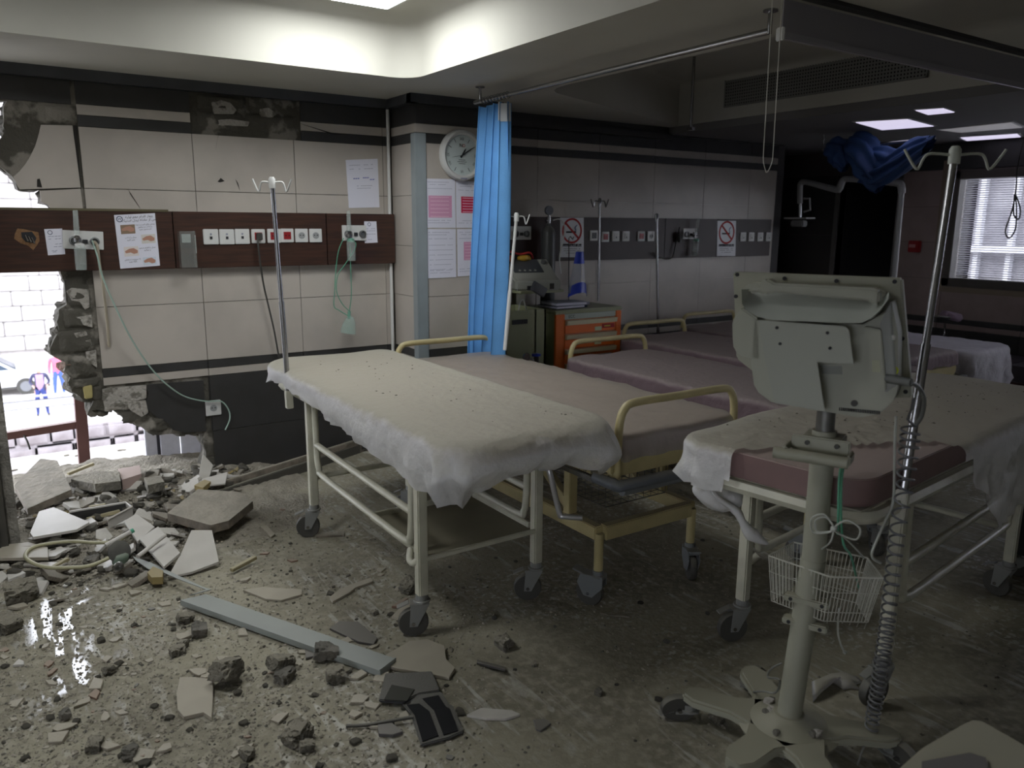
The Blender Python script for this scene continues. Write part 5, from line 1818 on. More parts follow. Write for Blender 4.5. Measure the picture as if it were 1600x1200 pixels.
# face shield on its stand
fs_ = at(903, 428, 1, 4.70)
bm_ = thing('face_shield', 'blue rimmed transparent face shield hung on a thin stand over the cart', 'face shield', fs_)
BLUP = mat('royal_blue_plastic', (44, 70, 190), .35)


def shf(u, v):
    a = R(-75+150*u)
    r_ = .045+.045*v
    return Vector((fs_.x+r_*math.sin(a)-.02*v, fs_.y-.0-r_*math.cos(a)*.8, fs_.z+.12-.26*v))


MB().grid(shf, 20, 8).build('visor', glass('visor_clear', (180, 190, 210), .4), bm_, world=True, smooth=180, fix=False)
MB().grid(lambda u, v: shf(u, -.18+.34*v)+Vector((0, -.003, .0)), 20, 5).build('brow_band', BLUP, bm_, world=True, smooth=180, fix=False)
MB().grid(lambda u, v: shf(u, .78+.30*v+.14*math.sin(u*PI)*-1)+Vector((0, -.004, -.01)), 20, 5).build('lower_rim', BLUP, bm_, world=True, smooth=180, fix=False)
a, b_ = at(889, 455, 1, 4.76), at(889, 372, 1, 4.76)
hk = thing('hook_stand', 'thin upright wire with hook rising from the cart beside the blue shield', 'hook', (a.x, 4.76, ZT_))
MB().tube([(a.x, 4.76, ZT_), b_, b_+Vector((.012, 0, .012)), b_+Vector((.035, 0, -.01)), b_+Vector((.045, 0, .01))], .004, 6).build('wire', CHROME, hk, world=True)
# folders
fd = at(866, 470, 1, 4.72)
for k, (lab, m_, dx) in enumerate((('blue-grey ring folder under the pale one on the crash cart top', mat('slate_folder', (74, 84, 104), .5), 0), ('pale folder lying on the blue-grey one on the crash cart', mat('pale_folder', (178, 184, 200), .5), .02))):
    f_ = thing('folder', lab, 'folder', (3.62+dx, 4.71, ZT_+.002+.022*k), .06-.12*k)
    MB().box((0, 0, .0015), (.30, .22, .003)).box((0, 0, .0185), (.30, .22, .003)).box((.149, 0, .01), (.003, .22, .02)).build('cover', m_, f_, bevel=.001)
    MB().box((-.01, 0, .01), (.27, .21, .013)).build('pages', PAPER, f_)
gy = MB().box((0, 0, 0), (.13, .02, .07), (0, .5, 0)).build('grey_pad', mat('slate_pad', (86, 88, 94), .5), bevel=.004)
gy.location = at(842, 452, 1, 4.56)
tag(gy, 'tilted grey pad leaning below the defibrillator above the folders', 'pad')
bv = thing('blue_valve', 'small blue valve knob and gauge low in front of the olive trolley', 'valve', at(838, 556, 1, 4.25))
MB().lathe([(.0, 0), (.03, .0), (.032, .012), (.0, .016)], (0, 0, 0), None, 10).cyl((-.03, 0, .006), (.03, 0, .006), .008).build('knob', BLUP, bv)
MB().cyl((0, 0, -.25), (0, 0, 0), .018).build('stem', BLACKP, bv)
MB().lathe([(.026, 0), (.03, .006), (.026, .012)], (-.085, 0, -.0), (PI/2, 0, 0)).build('gauge', CHROME, bv, smooth=40)
MB().cyl((-.085, 0, 0), (0, 0, -.04), .006).build('gauge_arm', CHROME, bv)

# ================================================================ RIGHT BACKGROUND
b6 = thing('treatment_bed', 'bed under a white sheet near the window with an arm rest pad', 'bed', (6.08, 3.52, 0))
slabmesh(-.31, .31, -.72, .75, .62, .715, .10).build('mattress', MAROON, b6, bevel=.02)
MB().span((-.27, -.62, .55), (.27, .7, .62)).build('bed_frame', CREAMP, b6)
for sx in (-1, 1):
    for sy in (-1, 1):
        MB().bar((sx*.24, sy*.55, 0), (sx*.24, sy*.55, .56), .04).build('leg', CREAMP, b6)
sh = drape(5.76, 6.40, 2.78, 4.29, .73, .12, hemc(.10, .26, .03), .03, 31, rumple=.01)
sh = sh.build('white_sheet', cover_mat('clean_white_sheet', (214, 210, 220), .93, (190, 186, 186), .3), smooth=180, fix=False)
tag(origin(sh, (6.08, 3.52, .73)), 'clean white sheet draped over the bed near the window', 'sheet')
ap = thing('arm_rest', 'rounded mauve arm rest pad on a bracket with a black ring near the window', 'arm rest', at(1478, 520, 1, 3.5))
MB().cyl((at(1461, 545, 1, 3.5).x, 3.5, 0), at(1461, 540, 1, 3.5), .009).build('bracket_post', CHROME, ap, world=True)
c = at(1487, 494, 1, 3.5)
MB().rock(c, (.11, .06, .045), 1, 3, rot=(0, R(12), -.5)).build('pad', mat('mauve_pad', (150, 128, 146), .5), ap, world=True, smooth=180)
c = at(1465, 495, 1, 3.5)
MB().tube([c+Vector((.11*math.cos(a), .08*math.sin(a), .0+.012*math.cos(a)*-1)) for a in [2*PI*i/24 for i in range(24)]], .011, 8, closed=True).build('ring', BLACKP, ap, world=True, smooth=60)
MB().tube([at(1476, 506, 1, 3.5), at(1476, 520, 1, 3.5), at(1472, 526, 1, 3.5), at(1462, 530, 1, 3.5), at(1461, 545, 1, 3.5)], .008, 8, 3).build('bracket', CHROME, ap, world=True, smooth=60)
bn = thing('bench', 'low dark red bench with grey cushions under the window', 'bench', (7.15, 2.6, 0))
MB().span((6.85, 1.2, .08), (7.46, 3.75, .34)).build('bench_base', mat('dark_red_wood', (58, 26, 24), .5), bn, world=True, bevel=.006)
MB().span((6.83, 1.2, .34), (7.47, 3.75, .37)).build('bench_rim', mat('dark_red_wood'), bn, world=True, bevel=.006)
BN = mat('grey_mauve_cushion', (96, 90, 96), .7, var=.15)
for y0_, y1_, lab in ((3.02, 3.72, 'left grey bench cushion under the window'), (2.28, 3.0, 'right grey bench cushion at the edge of the photo')):
    o = slabmesh(6.86, 7.44, y0_, y1_, .37, .50, .06).build('bench_cushion', BN, bevel=.035, seg=4, smooth=60)
    tag(origin(o, (7.15, (y0_+y1_)/2, .37)), lab, 'cushion')
# jointed arm
am = thing('jointed_arm', 'white jointed ceiling-height support arm with a small tray before the dark doorway', 'support arm', at(1400, 415, 0, 6.6)*1)
am.location.z = 0
YA = 6.6
P6 = lambda x, y: at(x, y, 0, YA)
ARM = mat('white_arm', (158, 158, 158), .4)
MB().cyl(Vector((YA, P6(1402, 415).y, 0)), P6(1409, 300), .022).build('post', ARM, am, world=True, smooth=40)
MB().tube([P6(1409, 302), P6(1408, 291), P6(1400, 286), P6(1330, 280), P6(1318, 281), P6(1313, 291), P6(1306, 296), P6(1262, 285), P6(1252, 286), P6(1250, 296), P6(1250, 318)], [.03, .032, .028, .026, .028, .032, .03, .026, .028, .026, .026], 10, 3).build('arm', ARM, am, world=True, smooth=60)
MB().cyl(P6(1250, 318), P6(1250, 340), .016).build('swivel', CHROME, am, world=True)
c = P6(1249, 341)
MB().box(c, (.14, .26, .015)).build('tray', ARM, am, world=True, bevel=.004)
MB().box(c+Vector((0, 0, -.05)), (.08, .14, .06)).build('clamp_box', mat('arm_box', (120, 120, 120), .4), am, world=True, bevel=.01)
MB().tube([P6(1256, 310), P6(1265, 310), P6(1266, 328), P6(1256, 331)], .010, 6).build('grip', ARM, am, world=True)

# ================================================================ MONITOR ON ITS ROLLING STAND
ML = mat('dusty_ivory_plastic', (150, 150, 136), .6, dust=.75, dustcol=(132, 128, 110), bump=.05, bscale=160)
MG = mat('ivory_back_shell', (150, 151, 139), .6, dust=.45, dustcol=(168, 164, 148))
SX, SY = 1.93, 1.33
st = thing('rolling_stand', 'ivory rolling stand with round pole, wire basket and dusty star base', 'stand', (SX, SY, 0))
top_ = at(1289, 668, 1, SY)
bot_ = at(1240, 1112, 1, SY)
MB().cyl((SX, SY, .11), (top_.x, top_.y, .62), .036, .036, 24).build('lower_pole', ML, st, world=True, smooth=40)
MB().cyl((SX+(top_.x-SX), SY, .60), (top_.x, top_.y, 1.02), .034, .034, 24).build('upper_pole', ML, st, world=True, smooth=40)
MB().cyl((top_.x, top_.y, 1.0), (top_.x, top_.y, 1.12), .026, .026, 20).build('neck', mat('steel_neck', (110, 110, 108), .4, metal=.6, dust=.3), st, world=True, smooth=40)
# direction of the monitor's face: right edge nearer the camera
ma = R(-66)
mx = Vector((math.cos(ma), math.sin(ma), 0))
my = Vector((-math.sin(ma), math.cos(ma), 0))     # away from the camera
mrot = Matrix((mx, my, Vector((0, 0, 1)))).transposed()
ph = Vector((top_.x, top_.y, .955))
MB().box(ph-my*.045+Vector((0, 0, .03)), (.16, .012, .045), mrot).box(ph+mx*.085-my*.07+Vector((0, 0, .01)), (.012, .07, .03), mrot).box(ph-mx*.085-my*.07+Vector((0, 0, .02)), (.012, .07, .02), mrot).box(ph+Vector((0, 0, .035)), (.11, .10, .03), mrot).build('handle_bracket', ML, st, world=True, bevel=.004)
MB().cyl(ph-mx*.115-my*.10+Vector((0, 0, .005)), ph+mx*.085-my*.10+Vector((0, 0, .005)), .017, n=20).build('push_handle', ML, st, world=True, smooth=40)
for s in (-.035, .045):
    MB().cyl(ph+mx*s-my*.052+Vector((0, 0, .035)), ph+mx*s-my*.058+Vector((0, 0, .035)), .007, n=10).build('bolt', BLACKP, st, world=True)
for z in (.50, .425):
    p = Vector((top_.x-.004, top_.y, z))
    MB().box(p-my*.028, (.13, .035, .022), mrot).box(p+my*.02, (.11, .05, .018), mrot).build('basket_clamp', ML, st, world=True, bevel=.004)
    for s in (-.045, .045):
        MB().cyl(p+mx*s-my*.047, p+mx*s-my*.044, .006, n=10).build('screw_hole', INK, st, world=True)
# wire basket
bk = MB()
bc_ = Vector((top_.x, top_.y, .47))
bo = [(-.09, -.055), (.20, -.055), (.20, .14), (-.09, .14)]
zt2, zb2 = .60, .455


def bp_(x, y, z):
    return Vector((top_.x, top_.y, z))+mx*x+my*y


bo = [(-.13, -.0), (-.09, .15), (.13, .15), (.19, .02), (.06, -.055)]
for z, k in ((zt2, 1), (zt2-.05, .97), (zb2+.03, .9), (zb2, .86)):
    bk.tube([bp_(x*k, y*k, z) for x, y in bo], .0028 if z == zt2 else .0016, 5, closed=True)
n5 = len(bo)
for i in range(n5):
    a, b_ = Vector(bo[i]), Vector(bo[(i+1) % n5])
    m_n = int((b_-a).length/.011)
    for j in range(m_n):
        p = a.lerp(b_, j/m_n)
        bk.tube([bp_(p.x, p.y, zt2), bp_(p.x*.86, p.y*.86, zb2)], .0014, 4)
for j in range(14):
    x = -.10+.02*j
    bk.tube([bp_(x, .0-.03*(x > -.02), zb2), bp_(x, .125, zb2)], .0014, 4)
bko = bk.build('wire_basket', mat('white_wire', (186, 186, 176), .5, dust=.3), st, world=True)
# base: five lobed star
hub = Vector((SX, SY, 0))
legs = [(at(1078, 1085, 2, .09)), (at(1150, 1190, 2, .09)), (at(1395, 1150, 2, .09)), at(1300, 1240, 2, .09), Vector((SX+.14, SY+.26, .09))]
for i, l in enumerate(legs):
    d = Vector((l.x-SX, l.y-SY, 0))
    ln = d.length
    d.normalize()
    e = Vector((-d.y, d.x, 0))
    w0, w1 = .12, .046
    poly = [hub+e*w0, hub+d*ln*.55+e*w1*1.05, hub+d*(ln-.02)+e*w1, hub+d*(ln+.02)+e*w1*.5, hub+d*(ln+.02)-e*w1*.5, hub+d*(ln-.02)-e*w1, hub+d*ln*.55-e*w1*1.05, hub-e*w0]
    MB().prism([p+Vector((0, 0, .070)) for p in poly], (0, 0, .032)).build('base_arm', ML, st, world=True, bevel=.008, smooth=50)
    cst = caster(st, l.x-SX, l.y-SY, .082, 1+i, False)
    cst.scale = (1, 1, .72)
MB().lathe([(.14, .065), (.15, .085), (.11, .104), (.055, .118), (.045, .13)], hub, None, 28).build('hub_cap', ML, st, world=True, smooth=50)
for k in range(9):
    a = rr.random()*6.28
    r_ = rr.uniform(.05, .13)
    o = MB().rock((0, 0, 0), rr.uniform(.008, .02), k+200).build('plaster_crumb', MORT if k % 2 else PLASTW)
    o.location = (SX+r_*math.cos(a), SY+r_*math.sin(a), .112)
    tag(o, 'small plaster crumb lying on the star base of the rolling stand', 'crumb', 'crumbs on the stand base')
# the monitor
tz, bz_ = 1.497, 1.085
mc = Vector((top_.x, top_.y, (tz+bz_)/2+.0))
mon = thing('patient_monitor', 'ivory patient monitor seen from behind on the rolling stand', 'monitor', (mc.x, mc.y, mc.z), ma)
# local: x right, y away from the viewer, z up; screen side at +y
MW = world_of(mon)


def mp(x, y, yl):
    """point of the monitor in its own frame, on its plane y = yl"""
    dd = fw*F+rt*(x-800)-up*(y-600)
    o_ = Vector(mc)+my*yl
    p = EYE+dd*((o_-EYE).dot(my)/dd.dot(my))
    q_ = MW.inverted() @ p
    return (q_.x, q_.z)


def mpl(pts, yl):
    return [mp(x, y, yl) for x, y in pts]


def extr(poly, y0, y1, name, m_, bev=.008, par=None, sm=40):
    return MB().prism([(x, y0, z) for x, z in poly], (0, y1-y0, 0)).build(name, m_, par or mon, bevel=bev, smooth=sm)


extr(mpl([(1145, 425), (1409, 435), (1425, 622), (1396, 622), (1200, 600), (1150, 560)], .055), .055, .10, 'screen_bezel', ML, .007)
extr(mpl([(1175, 565), (1180, 600), (1187, 612), (1207, 627), (1275, 640), (1287, 641), (1345, 651), (1375, 645), (1397, 625), (1404, 605), (1404, 520), (1394, 470), (1386, 486), (1350, 506), (1210, 502), (1180, 500)], -.03), -.045, .057, 'rear_housing', MG, .014)
extr(mpl([(1144, 502), (1159, 480), (1185, 498), (1190, 564), (1154, 555), (1146, 542), (1145, 530)], -.04), -.045, .056, 'side_housing', MG, .005)
extr(mpl([(1350, 510), (1377, 515), (1385, 610), (1360, 609)], -.065), -.065, .0, 'port_housing', MG, .003)
extr(mpl([(1377, 505), (1393, 470), (1403, 600), (1385, 612)], -.03), -.055, .02, 'port_panel', mat('grey_port_panel', (126, 128, 124), .5, dust=.3), .003)
SCO = mat('pale_scoop', (172, 177, 170), .55, dust=.25)
lo_ = mpl([(1159, 452), (1160, 475), (1167, 485), (1185, 495), (1207, 500), (1325, 505), (1347, 504), (1362, 497), (1375, 485), (1388, 467), (1389, 456)], -.085)
hi_ = mpl([(1168, 452), (1172, 453), (1182, 454), (1196, 455), (1210, 457), (1320, 468), (1340, 470), (1352, 472), (1362, 472), (1368, 472), (1374, 470)], -.015)
vs, n_ = [], len(lo_)
for k in range(7):
    t_ = k/6
    for a_, b_ in zip(lo_, hi_):
        vs.append((a_[0]+(b_[0]-a_[0])*t_, -.088+.085*t_**1.1, a_[1]+(b_[1]-a_[1])*t_**.9))
MB().add(vs, [(k*n_+i, k*n_+i+1, (k+1)*n_+i+1, (k+1)*n_+i) for k in range(6) for i in range(n_-1)]).build('handle_scoop', SCO, mon, smooth=60, fix=False)
vs = [(a_[0], -.088, a_[1]) for a_ in lo_]+[(a_[0]*.97, -.04, a_[1]-.004) for a_ in lo_]
MB().add(vs, [(i, i+1, n_+i+1, n_+i) for i in range(n_-1)]).build('scoop_rim', SCO, mon, smooth=60, fix=False)
extr(mpl([(1168, 450), (1185, 447), (1190, 439), (1197, 435), (1206, 439), (1210, 442), (1365, 450), (1375, 455), (1374, 474), (1366, 478), (1360, 471), (1212, 457), (1195, 461), (1185, 457), (1170, 459)], -.085), -.088, -.04, 'carry_handle', MG, .006)
extr(mpl([(1175, 441), (1375, 452), (1388, 458), (1389, 470), (1160, 465), (1160, 452)], .02), .0, .055, 'handle_root', MG, .006)
extr(mpl([(1185, 500), (1320, 510), (1327, 516), (1334, 569), (1277, 566), (1289, 642), (1210, 630), (1195, 560)], -.095), -.095, -.091, 'mount_plate', mat('mount_plate_grey', (148, 150, 140), .5, dust=.2), .001)
extr(mpl([(1225, 540), (1262, 542), (1270, 630), (1225, 626)], -.07), -.091, -.04, 'mount_block', MG, .003)
for nm_, pts, yl, r_ in (('slot_hole', [(1214, 512), (1219, 537), (1293, 520), (1297, 544)], -.0955, .0045), ('screw_hole', [(1152, 429), (1226, 435), (1307, 439), (1398, 440), (1150, 463), (1410, 529), (1415, 612)], .054, .006)):
    for x, y in pts:
        a_ = mp(x, y, yl)
        MB().cyl((a_[0], yl, a_[1]), (a_[0], yl-.003, a_[1]), r_, n=10).build(nm_, INK, mon)
a_ = mp(1335, 630, -.046)
MB().cyl((a_[0], -.050, a_[1]), (a_[0], -.044, a_[1]), .009, n=12).build('lock_port', BLACKP, mon)
mb = MB()
for k in range(24):
    a_ = mp(1312+2.7*k, 639+.25*k, -.046)
    mb.box((a_[0], -.046, a_[1]), (.0026, .006, .009))
mb.build('vent_slots', INK, mon, kind='stuff')
extr(mpl([(1282, 571), (1315, 572), (1316, 585), (1284, 584)], -.046), -.0465, -.044, 'type_label', mat('grey_label', (126, 128, 122), .6), 0)
extr(mpl([(1362, 562), (1375, 563), (1376, 582), (1363, 581)], -.066), -.0665, -.064, 'spec_label', mat('faded_label', (160, 160, 138), .6), 0)
for x, y in ((1386, 536), (1395, 527)):
    a_ = mp(x, y, -.04)
    MB().rock((a_[0], -.045, a_[1]), .010, x).build('white_knob', WHITEP, mon, smooth=60)
a_ = mp(1400, 578, -.03)
MB().tube([(a_[0]+.006*math.cos(t_), -.045, a_[1]+.009*math.sin(t_)) for t_ in [2*PI*i/10 for i in range(10)]], .0025, 5, closed=True).build('yellow_port', mat('yellow_green_port', (190, 200, 40), .4), mon)
a_, b_ = mp(1385, 591, -.05), mp(1424, 598, -.075)
MB().cyl((a_[0], -.05, a_[1]), (b_[0], -.075, b_[1]), .013, .011).build('plug', mat('grey_plug', (98, 100, 98), .5), mon, smooth=40)
PLUG = MW @ Vector((b_[0], -.075, b_[1]))
extr(mpl([(1160, 445), (1400, 452), (1405, 590), (1175, 580)], .10), .1002, .102, 'screen', mat('black_screen', (20, 22, 24), .15), 0)
a_ = mp(1183, 598, -.03)
MB().box((a_[0]+.004, -.03, a_[1]), (.008, .02, .014)).build('dark_port', INK, mon)
# cables from the monitor
ca = PLUG
q1 = lambda x, y, Y=1.16: at(x, y, 1, Y)
c1_ = MB().tube([ca, q1(1436, 606, 1.14), q1(1444, 625, 1.14), q1(1440, 650, 1.15), q1(1430, 665, 1.16)], .006, 8, 6).build('monitor_cable', mat('grey_cable', (92, 94, 92), .5, dust=.3), smooth=60)
tag(origin(c1_, ca), 'short grey cable curving down from the plug on the monitor', 'cable')
DKC = mat('slate_coil_cable', (84, 86, 94), .45, dust=.55, dustcol=(140, 138, 130))
pts_c = [(q1(1423, 668), .024, 0), (q1(1420, 700), .026, 3), (q1(1414, 760), .022, 6.5), (q1(1402, 830), .020, 9.5), (q1(1394, 900), .020, 14), (q1(1388, 960), .020, 18), (q1(1380, 1020), .020, 24), (q1(1371, 1080), .020, 31), (q1(1362, 1130), .018, 37), (q1(1362, 1152), .014, 39)]
coil = []
for i in range(len(pts_c)-1):
    (a, ra, ta), (b_, rb, tb) = pts_c[i], pts_c[i+1]
    n = int((tb-ta)*14)
    for k in range(n):
        t_ = k/n
        th = 2*PI*(ta+(tb-ta)*t_)
        c = a.lerp(b_, t_)
        r_ = ra+(rb-ra)*t_
        coil.append(c+Vector((math.cos(th)*r_, math.sin(th)*r_, 0)))
cb = MB().tube([q1(1428, 622, 1.12), q1(1424, 640, 1.13), q1(1418, 655, 1.14)]+coil+[q1(1350, 1165, 1.15), q1(1340, 1195, 1.14)], .0034, 6).build('coiled_cable', DKC, smooth=60)
tag(origin(cb, q1(1423, 668)), 'long coiled grey cable hanging beside the rolling stand to the floor', 'cable')
TB = mat('milky_tube', (170, 172, 164), .5)
gt = MB().tube([ph+mx*.07-my*.08, at(1312, 740, 1, 1.24), at(1310, 790, 1, 1.24), at(1309, 835, 1, 1.24)], .0035, 6, 5).tube([ph+mx*.08-my*.07, at(1316, 740, 1, 1.24), at(1314, 800, 1, 1.24), at(1318, 850, 1, 1.24), at(1330, 870, 1, 1.26), at(1342, 920, 1, 1.3)], .0035, 6, 5).build('green_tube', GREENT, smooth=60)
tag(origin(gt, at(1312, 740, 1, 1.24)), 'green tubing hanging from the push handle into the wire basket', 'tube')
wt = MB()
kn = at(1303, 826, 1, 1.22)
for s, w_, h_ in ((-1, .055, .035), (-1, .045, .028), (1, .06, .03)):
    wt.tube([kn, kn+mx*s*w_*.5+Vector((0, 0, h_)), kn+mx*s*w_*1.1+Vector((0, 0, h_*.5)), kn+mx*s*w_*1.0+Vector((0, 0, -h_*.6)), kn+mx*s*w_*.4+Vector((0, 0, -h_*.5))], .0028, 6, 6, closed=True)
wt.tube([kn, at(1330, 850, 1, 1.22), at(1350, 872, 1, 1.24)], .0025, 6, 4).tube([kn, at(1298, 846, 1, 1.22), at(1284, 858, 1, 1.22)], .0025, 6, 4)
wt.rock(kn, .010, 4)
o = wt.build('knotted_tube', TB, smooth=60)
tag(origin(o, kn), 'milky tubing tied in a bow knot in front of the stand pole', 'tube')
o = MB().tube([at(1400, 650, 1, 1.2), at(1398, 700, 1, 1.2), at(1396, 780, 1, 1.2), at(1385, 810, 1, 1.2), at(1372, 840, 1, 1.2), at(1362, 868, 1, 1.2), at(1376, 880, 1, 1.2)], .004, 6, 6).build('thin_hose', TB, smooth=60)
tag(origin(o, at(1400, 650, 1, 1.2)), 'thin pale hose curving down between basket and large iv pole', 'hose')
o = MB().tube([at(1311, 950, 1, 1.3), at(1309, 985, 1, 1.3), at(1313, 1005, 1, 1.3), at(1319, 1018, 1, 1.3)], .0035, 6, 5).rock(at(1320, 1019, 1, 1.3), .007, 2).build('lead_wire', TB, smooth=60)
tag(origin(o, at(1311, 950, 1, 1.3)), 'short white lead hanging out below the wire basket', 'cable')
o = MB().tube([at(1222, 1036, 1, 1.36), at(1205, 1045, 1, 1.38), at(1200, 1058, 1, 1.36), at(1218, 1062, 1, 1.3), at(1212, 1082, 1, 1.34), at(1190, 1080, 1, 1.4), at(1170, 1082, 2, .02)], .0032, 6, 6).build('lead_wire', mat('grey_cable'), smooth=60)
tag(origin(o, at(1222, 1036, 1, 1.36)), 'thin grey wire looping beside the foot of the stand pole', 'cable')
# white rag / fringed gauze on the floor behind the pole
def cloth_patch(pts, z, m_, nm, lab, cat, h=.02, sd=1):
    q = [fl(x, y, z) for x, y in pts]
    c = sum(q, Vector())/len(q)
    mb = MB()
    vs = [c+Vector((0, 0, h))]
    n = len(q)
    K = 6
    for k in range(1, K+1):
        for p in q:
            w_ = c.lerp(p, k/K)
            w_.z = z+h*(1-(k/K)**2)+.008*noise.noise(w_*14+Vector((sd, 0, 0)))*(k < K)
            vs.append(w_)
    fs = [(0, 1+i, 1+(i+1) % n) for i in range(n)]
    for k in range(K-1):
        for i in range(n):
            j = (i+1) % n
            fs.append((1+k*n+i, 1+k*n+j, 1+(k+1)*n+j, 1+(k+1)*n+i))
    fs.append(tuple(1+(K-1)*n+i for i in range(n))[::-1])
    mb.add(vs, fs)
    o = mb.build(nm, m_, smooth=180)
    return tag(origin(o, c), lab, cat)


cloth_patch([(1268, 1065), (1300, 1052), (1320, 1050), (1340, 1058), (1348, 1066), (1338, 1070), (1344, 1078), (1330, 1076), (1318, 1078), (1300, 1066), (1280, 1082), (1270, 1098)], .004, SHEETW, 'gauze_rag', 'white fringed gauze rag on the floor right of the stand pole', 'cloth', .03)
# foreground object, close to the lens and out of focus
fo = at(1520, 1120, 2, .30)
fg = thing('cart_corner', 'blurred dusty pale equipment corner at the bottom right, nearest the camera', 'equipment', (fo.x, fo.y, 0))
A = [at(1385, 1215, 2, .42), at(1440, 1165, 2, .42), at(1515, 1122, 2, .42), at(1535, 1124, 2, .42), at(1620, 1172, 2, .42), at(1640, 1300, 2, .42), at(1400, 1300, 2, .42)]
MB().prism(A, (0, 0, -.05)).build('top_cover', mat('dusty_pale_cover', (150, 146, 126), .8, dust=.6), fg, world=True, bevel=.008, smooth=50)
c = sum(A, Vector())/7
MB().prism([c+(p-c)*.8+Vector((0, 0, -.05)) for p in A], (0, 0, -.37)).build('body', mat('dusty_pale_cover'), fg, world=True, bevel=.006)
MB().prism([at(1440, 1192, 2, .423), at(1515, 1178, 2, .423), at(1540, 1186, 2, .423), at(1550, 1230, 2, .423), at(1440, 1230, 2, .423)], (0, 0, .004)).build('grey_inset', mat('grey_inset', (104, 100, 98), .6), fg, world=True)
# dark wheel and frame at the right edge
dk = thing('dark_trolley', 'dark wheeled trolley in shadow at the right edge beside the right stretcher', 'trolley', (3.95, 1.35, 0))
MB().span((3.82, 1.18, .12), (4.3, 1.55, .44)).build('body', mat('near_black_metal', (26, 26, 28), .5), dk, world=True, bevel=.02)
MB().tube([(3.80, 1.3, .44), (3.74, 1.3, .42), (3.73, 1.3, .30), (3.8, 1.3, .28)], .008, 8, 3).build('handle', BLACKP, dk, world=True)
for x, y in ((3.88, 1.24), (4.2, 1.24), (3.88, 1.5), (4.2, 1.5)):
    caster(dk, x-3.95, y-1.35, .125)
# ================================================================ DEBRIS
TSH = mat('broken_cream_tile', (170, 162, 148), .55, var=.15, scale=9, dust=.6, dustcol=(152, 146, 130))
TSW = mat('broken_white_tile', (196, 192, 186), .5, var=.1, scale=9, dust=.4, dustcol=(168, 164, 152))
TSD = mat('broken_dark_tile', (86, 84, 88), .6, dust=.7, dustcol=(120, 116, 106))
RDB = mat('reddish_fragment', (134, 104, 90), .85, dust=.5)
YLB = mat('ochre_fragment', (146, 128, 78), .85, dust=.4)
STN = mat('brown_stone_slab', (128, 118, 106), .8, col2=(96, 88, 78), scale=14, dust=.5, bump=.4)


def shard(nm, lab, pts, m_, th=.012, z=0, tilt=(0, 0), cat='debris', group=None, bev=.0012):
    q = [fl(x, y, z) for x, y in pts]
    c = sum(q, Vector())/len(q)
    rot = Matrix.Rotation(tilt[0], 4, 'X') @ Matrix.Rotation(tilt[1], 4, 'Y')
    mb = MB().prism([rot @ (p-c) for p in q], (0, 0, th))
    o = mb.build(nm, m_, bevel=bev, seg=1)
    lo = min(v.co.z for v in o.data.vertices)
    o.location = (c.x, c.y, z-(lo if z == 0 else 0)+.001)
    return tag(o, lab, cat, group)


# heap under the opening (fine rubble that nobody could count)
RUB = mat('grey_rubble', (146, 140, 126), .95, col2=(118, 112, 101), scale=14, bump=1, bscale=60, dust=.5, dustcol=(160, 154, 140))


def heap(x, y):
    a = max(0, 1-abs(x-.45)/1.15)
    b_ = max(0, min(1, (y-3.75)/1.1))
    return .13*a**.7*b_**1.3


mb = MB()
mb.grid(lambda u, v: (lambda x, y: Vector((x, y, heap(x, y)+.022*noise.noise(Vector((x*9, y*9, 0)))*(1 if heap(x, y) > .01 else 0)+.01*noise.noise(Vector((x*30, y*30, 0)))*(1 if heap(x, y) > .01 else 0)-.006)))(-.45+2.2*u, 3.6+1.85*v), 110, 90)
hp = mb.build('rubble_bank', RUB, smooth=180, kind='stuff', fix=False)
tag(origin(hp, (.5, 4.6, 0)), 'low bank of fine grey rubble under the torn opening', 'rubble')

# channel strip
a, b_ = at(296, 932, 2, .03), at(606, 1040, 2, .025)
chn = thing('metal_channel', 'long pale grey metal channel lying diagonally across the rubble', 'channel', (a+b_)/2)
GRC = mat('pale_grey_channel', (150, 156, 154), .45, var=.06, dust=.25)
d = (b_-a).normalized()
e = Vector((-d.y, d.x, 0))
MB().prism([a+e*.045+d*.05, a-e*.045-d*.0, b_-e*.045, b_+e*.045], (0, 0, .004)).build('web', GRC, chn, world=True)
MB().bar(a-e*.045+Vector((0, 0, -.008)), b_-e*.045+Vector((0, 0, -.008)), .003, .024).bar(a+e*.045+d*.06+Vector((0, 0, -.008)), b_+e*.045+Vector((0, 0, -.008)), .003, .024).build('flange', GRC, chn, world=True)
MB().bar(b_-e*.046+Vector((0, 0, -.006)), b_+e*.046+Vector((0, 0, -.006)), .004, .03).build('end_flange', GRC, chn, world=True)
MB().prism([fl(*p, .045) for p in [(296, 931), (322, 922), (280, 906), (250, 893), (232, 890), (212, 876), (208, 870), (236, 880), (270, 896), (318, 918), (330, 922)]], (0, 0, .003)).build('torn_strip', GRC, chn, world=True)
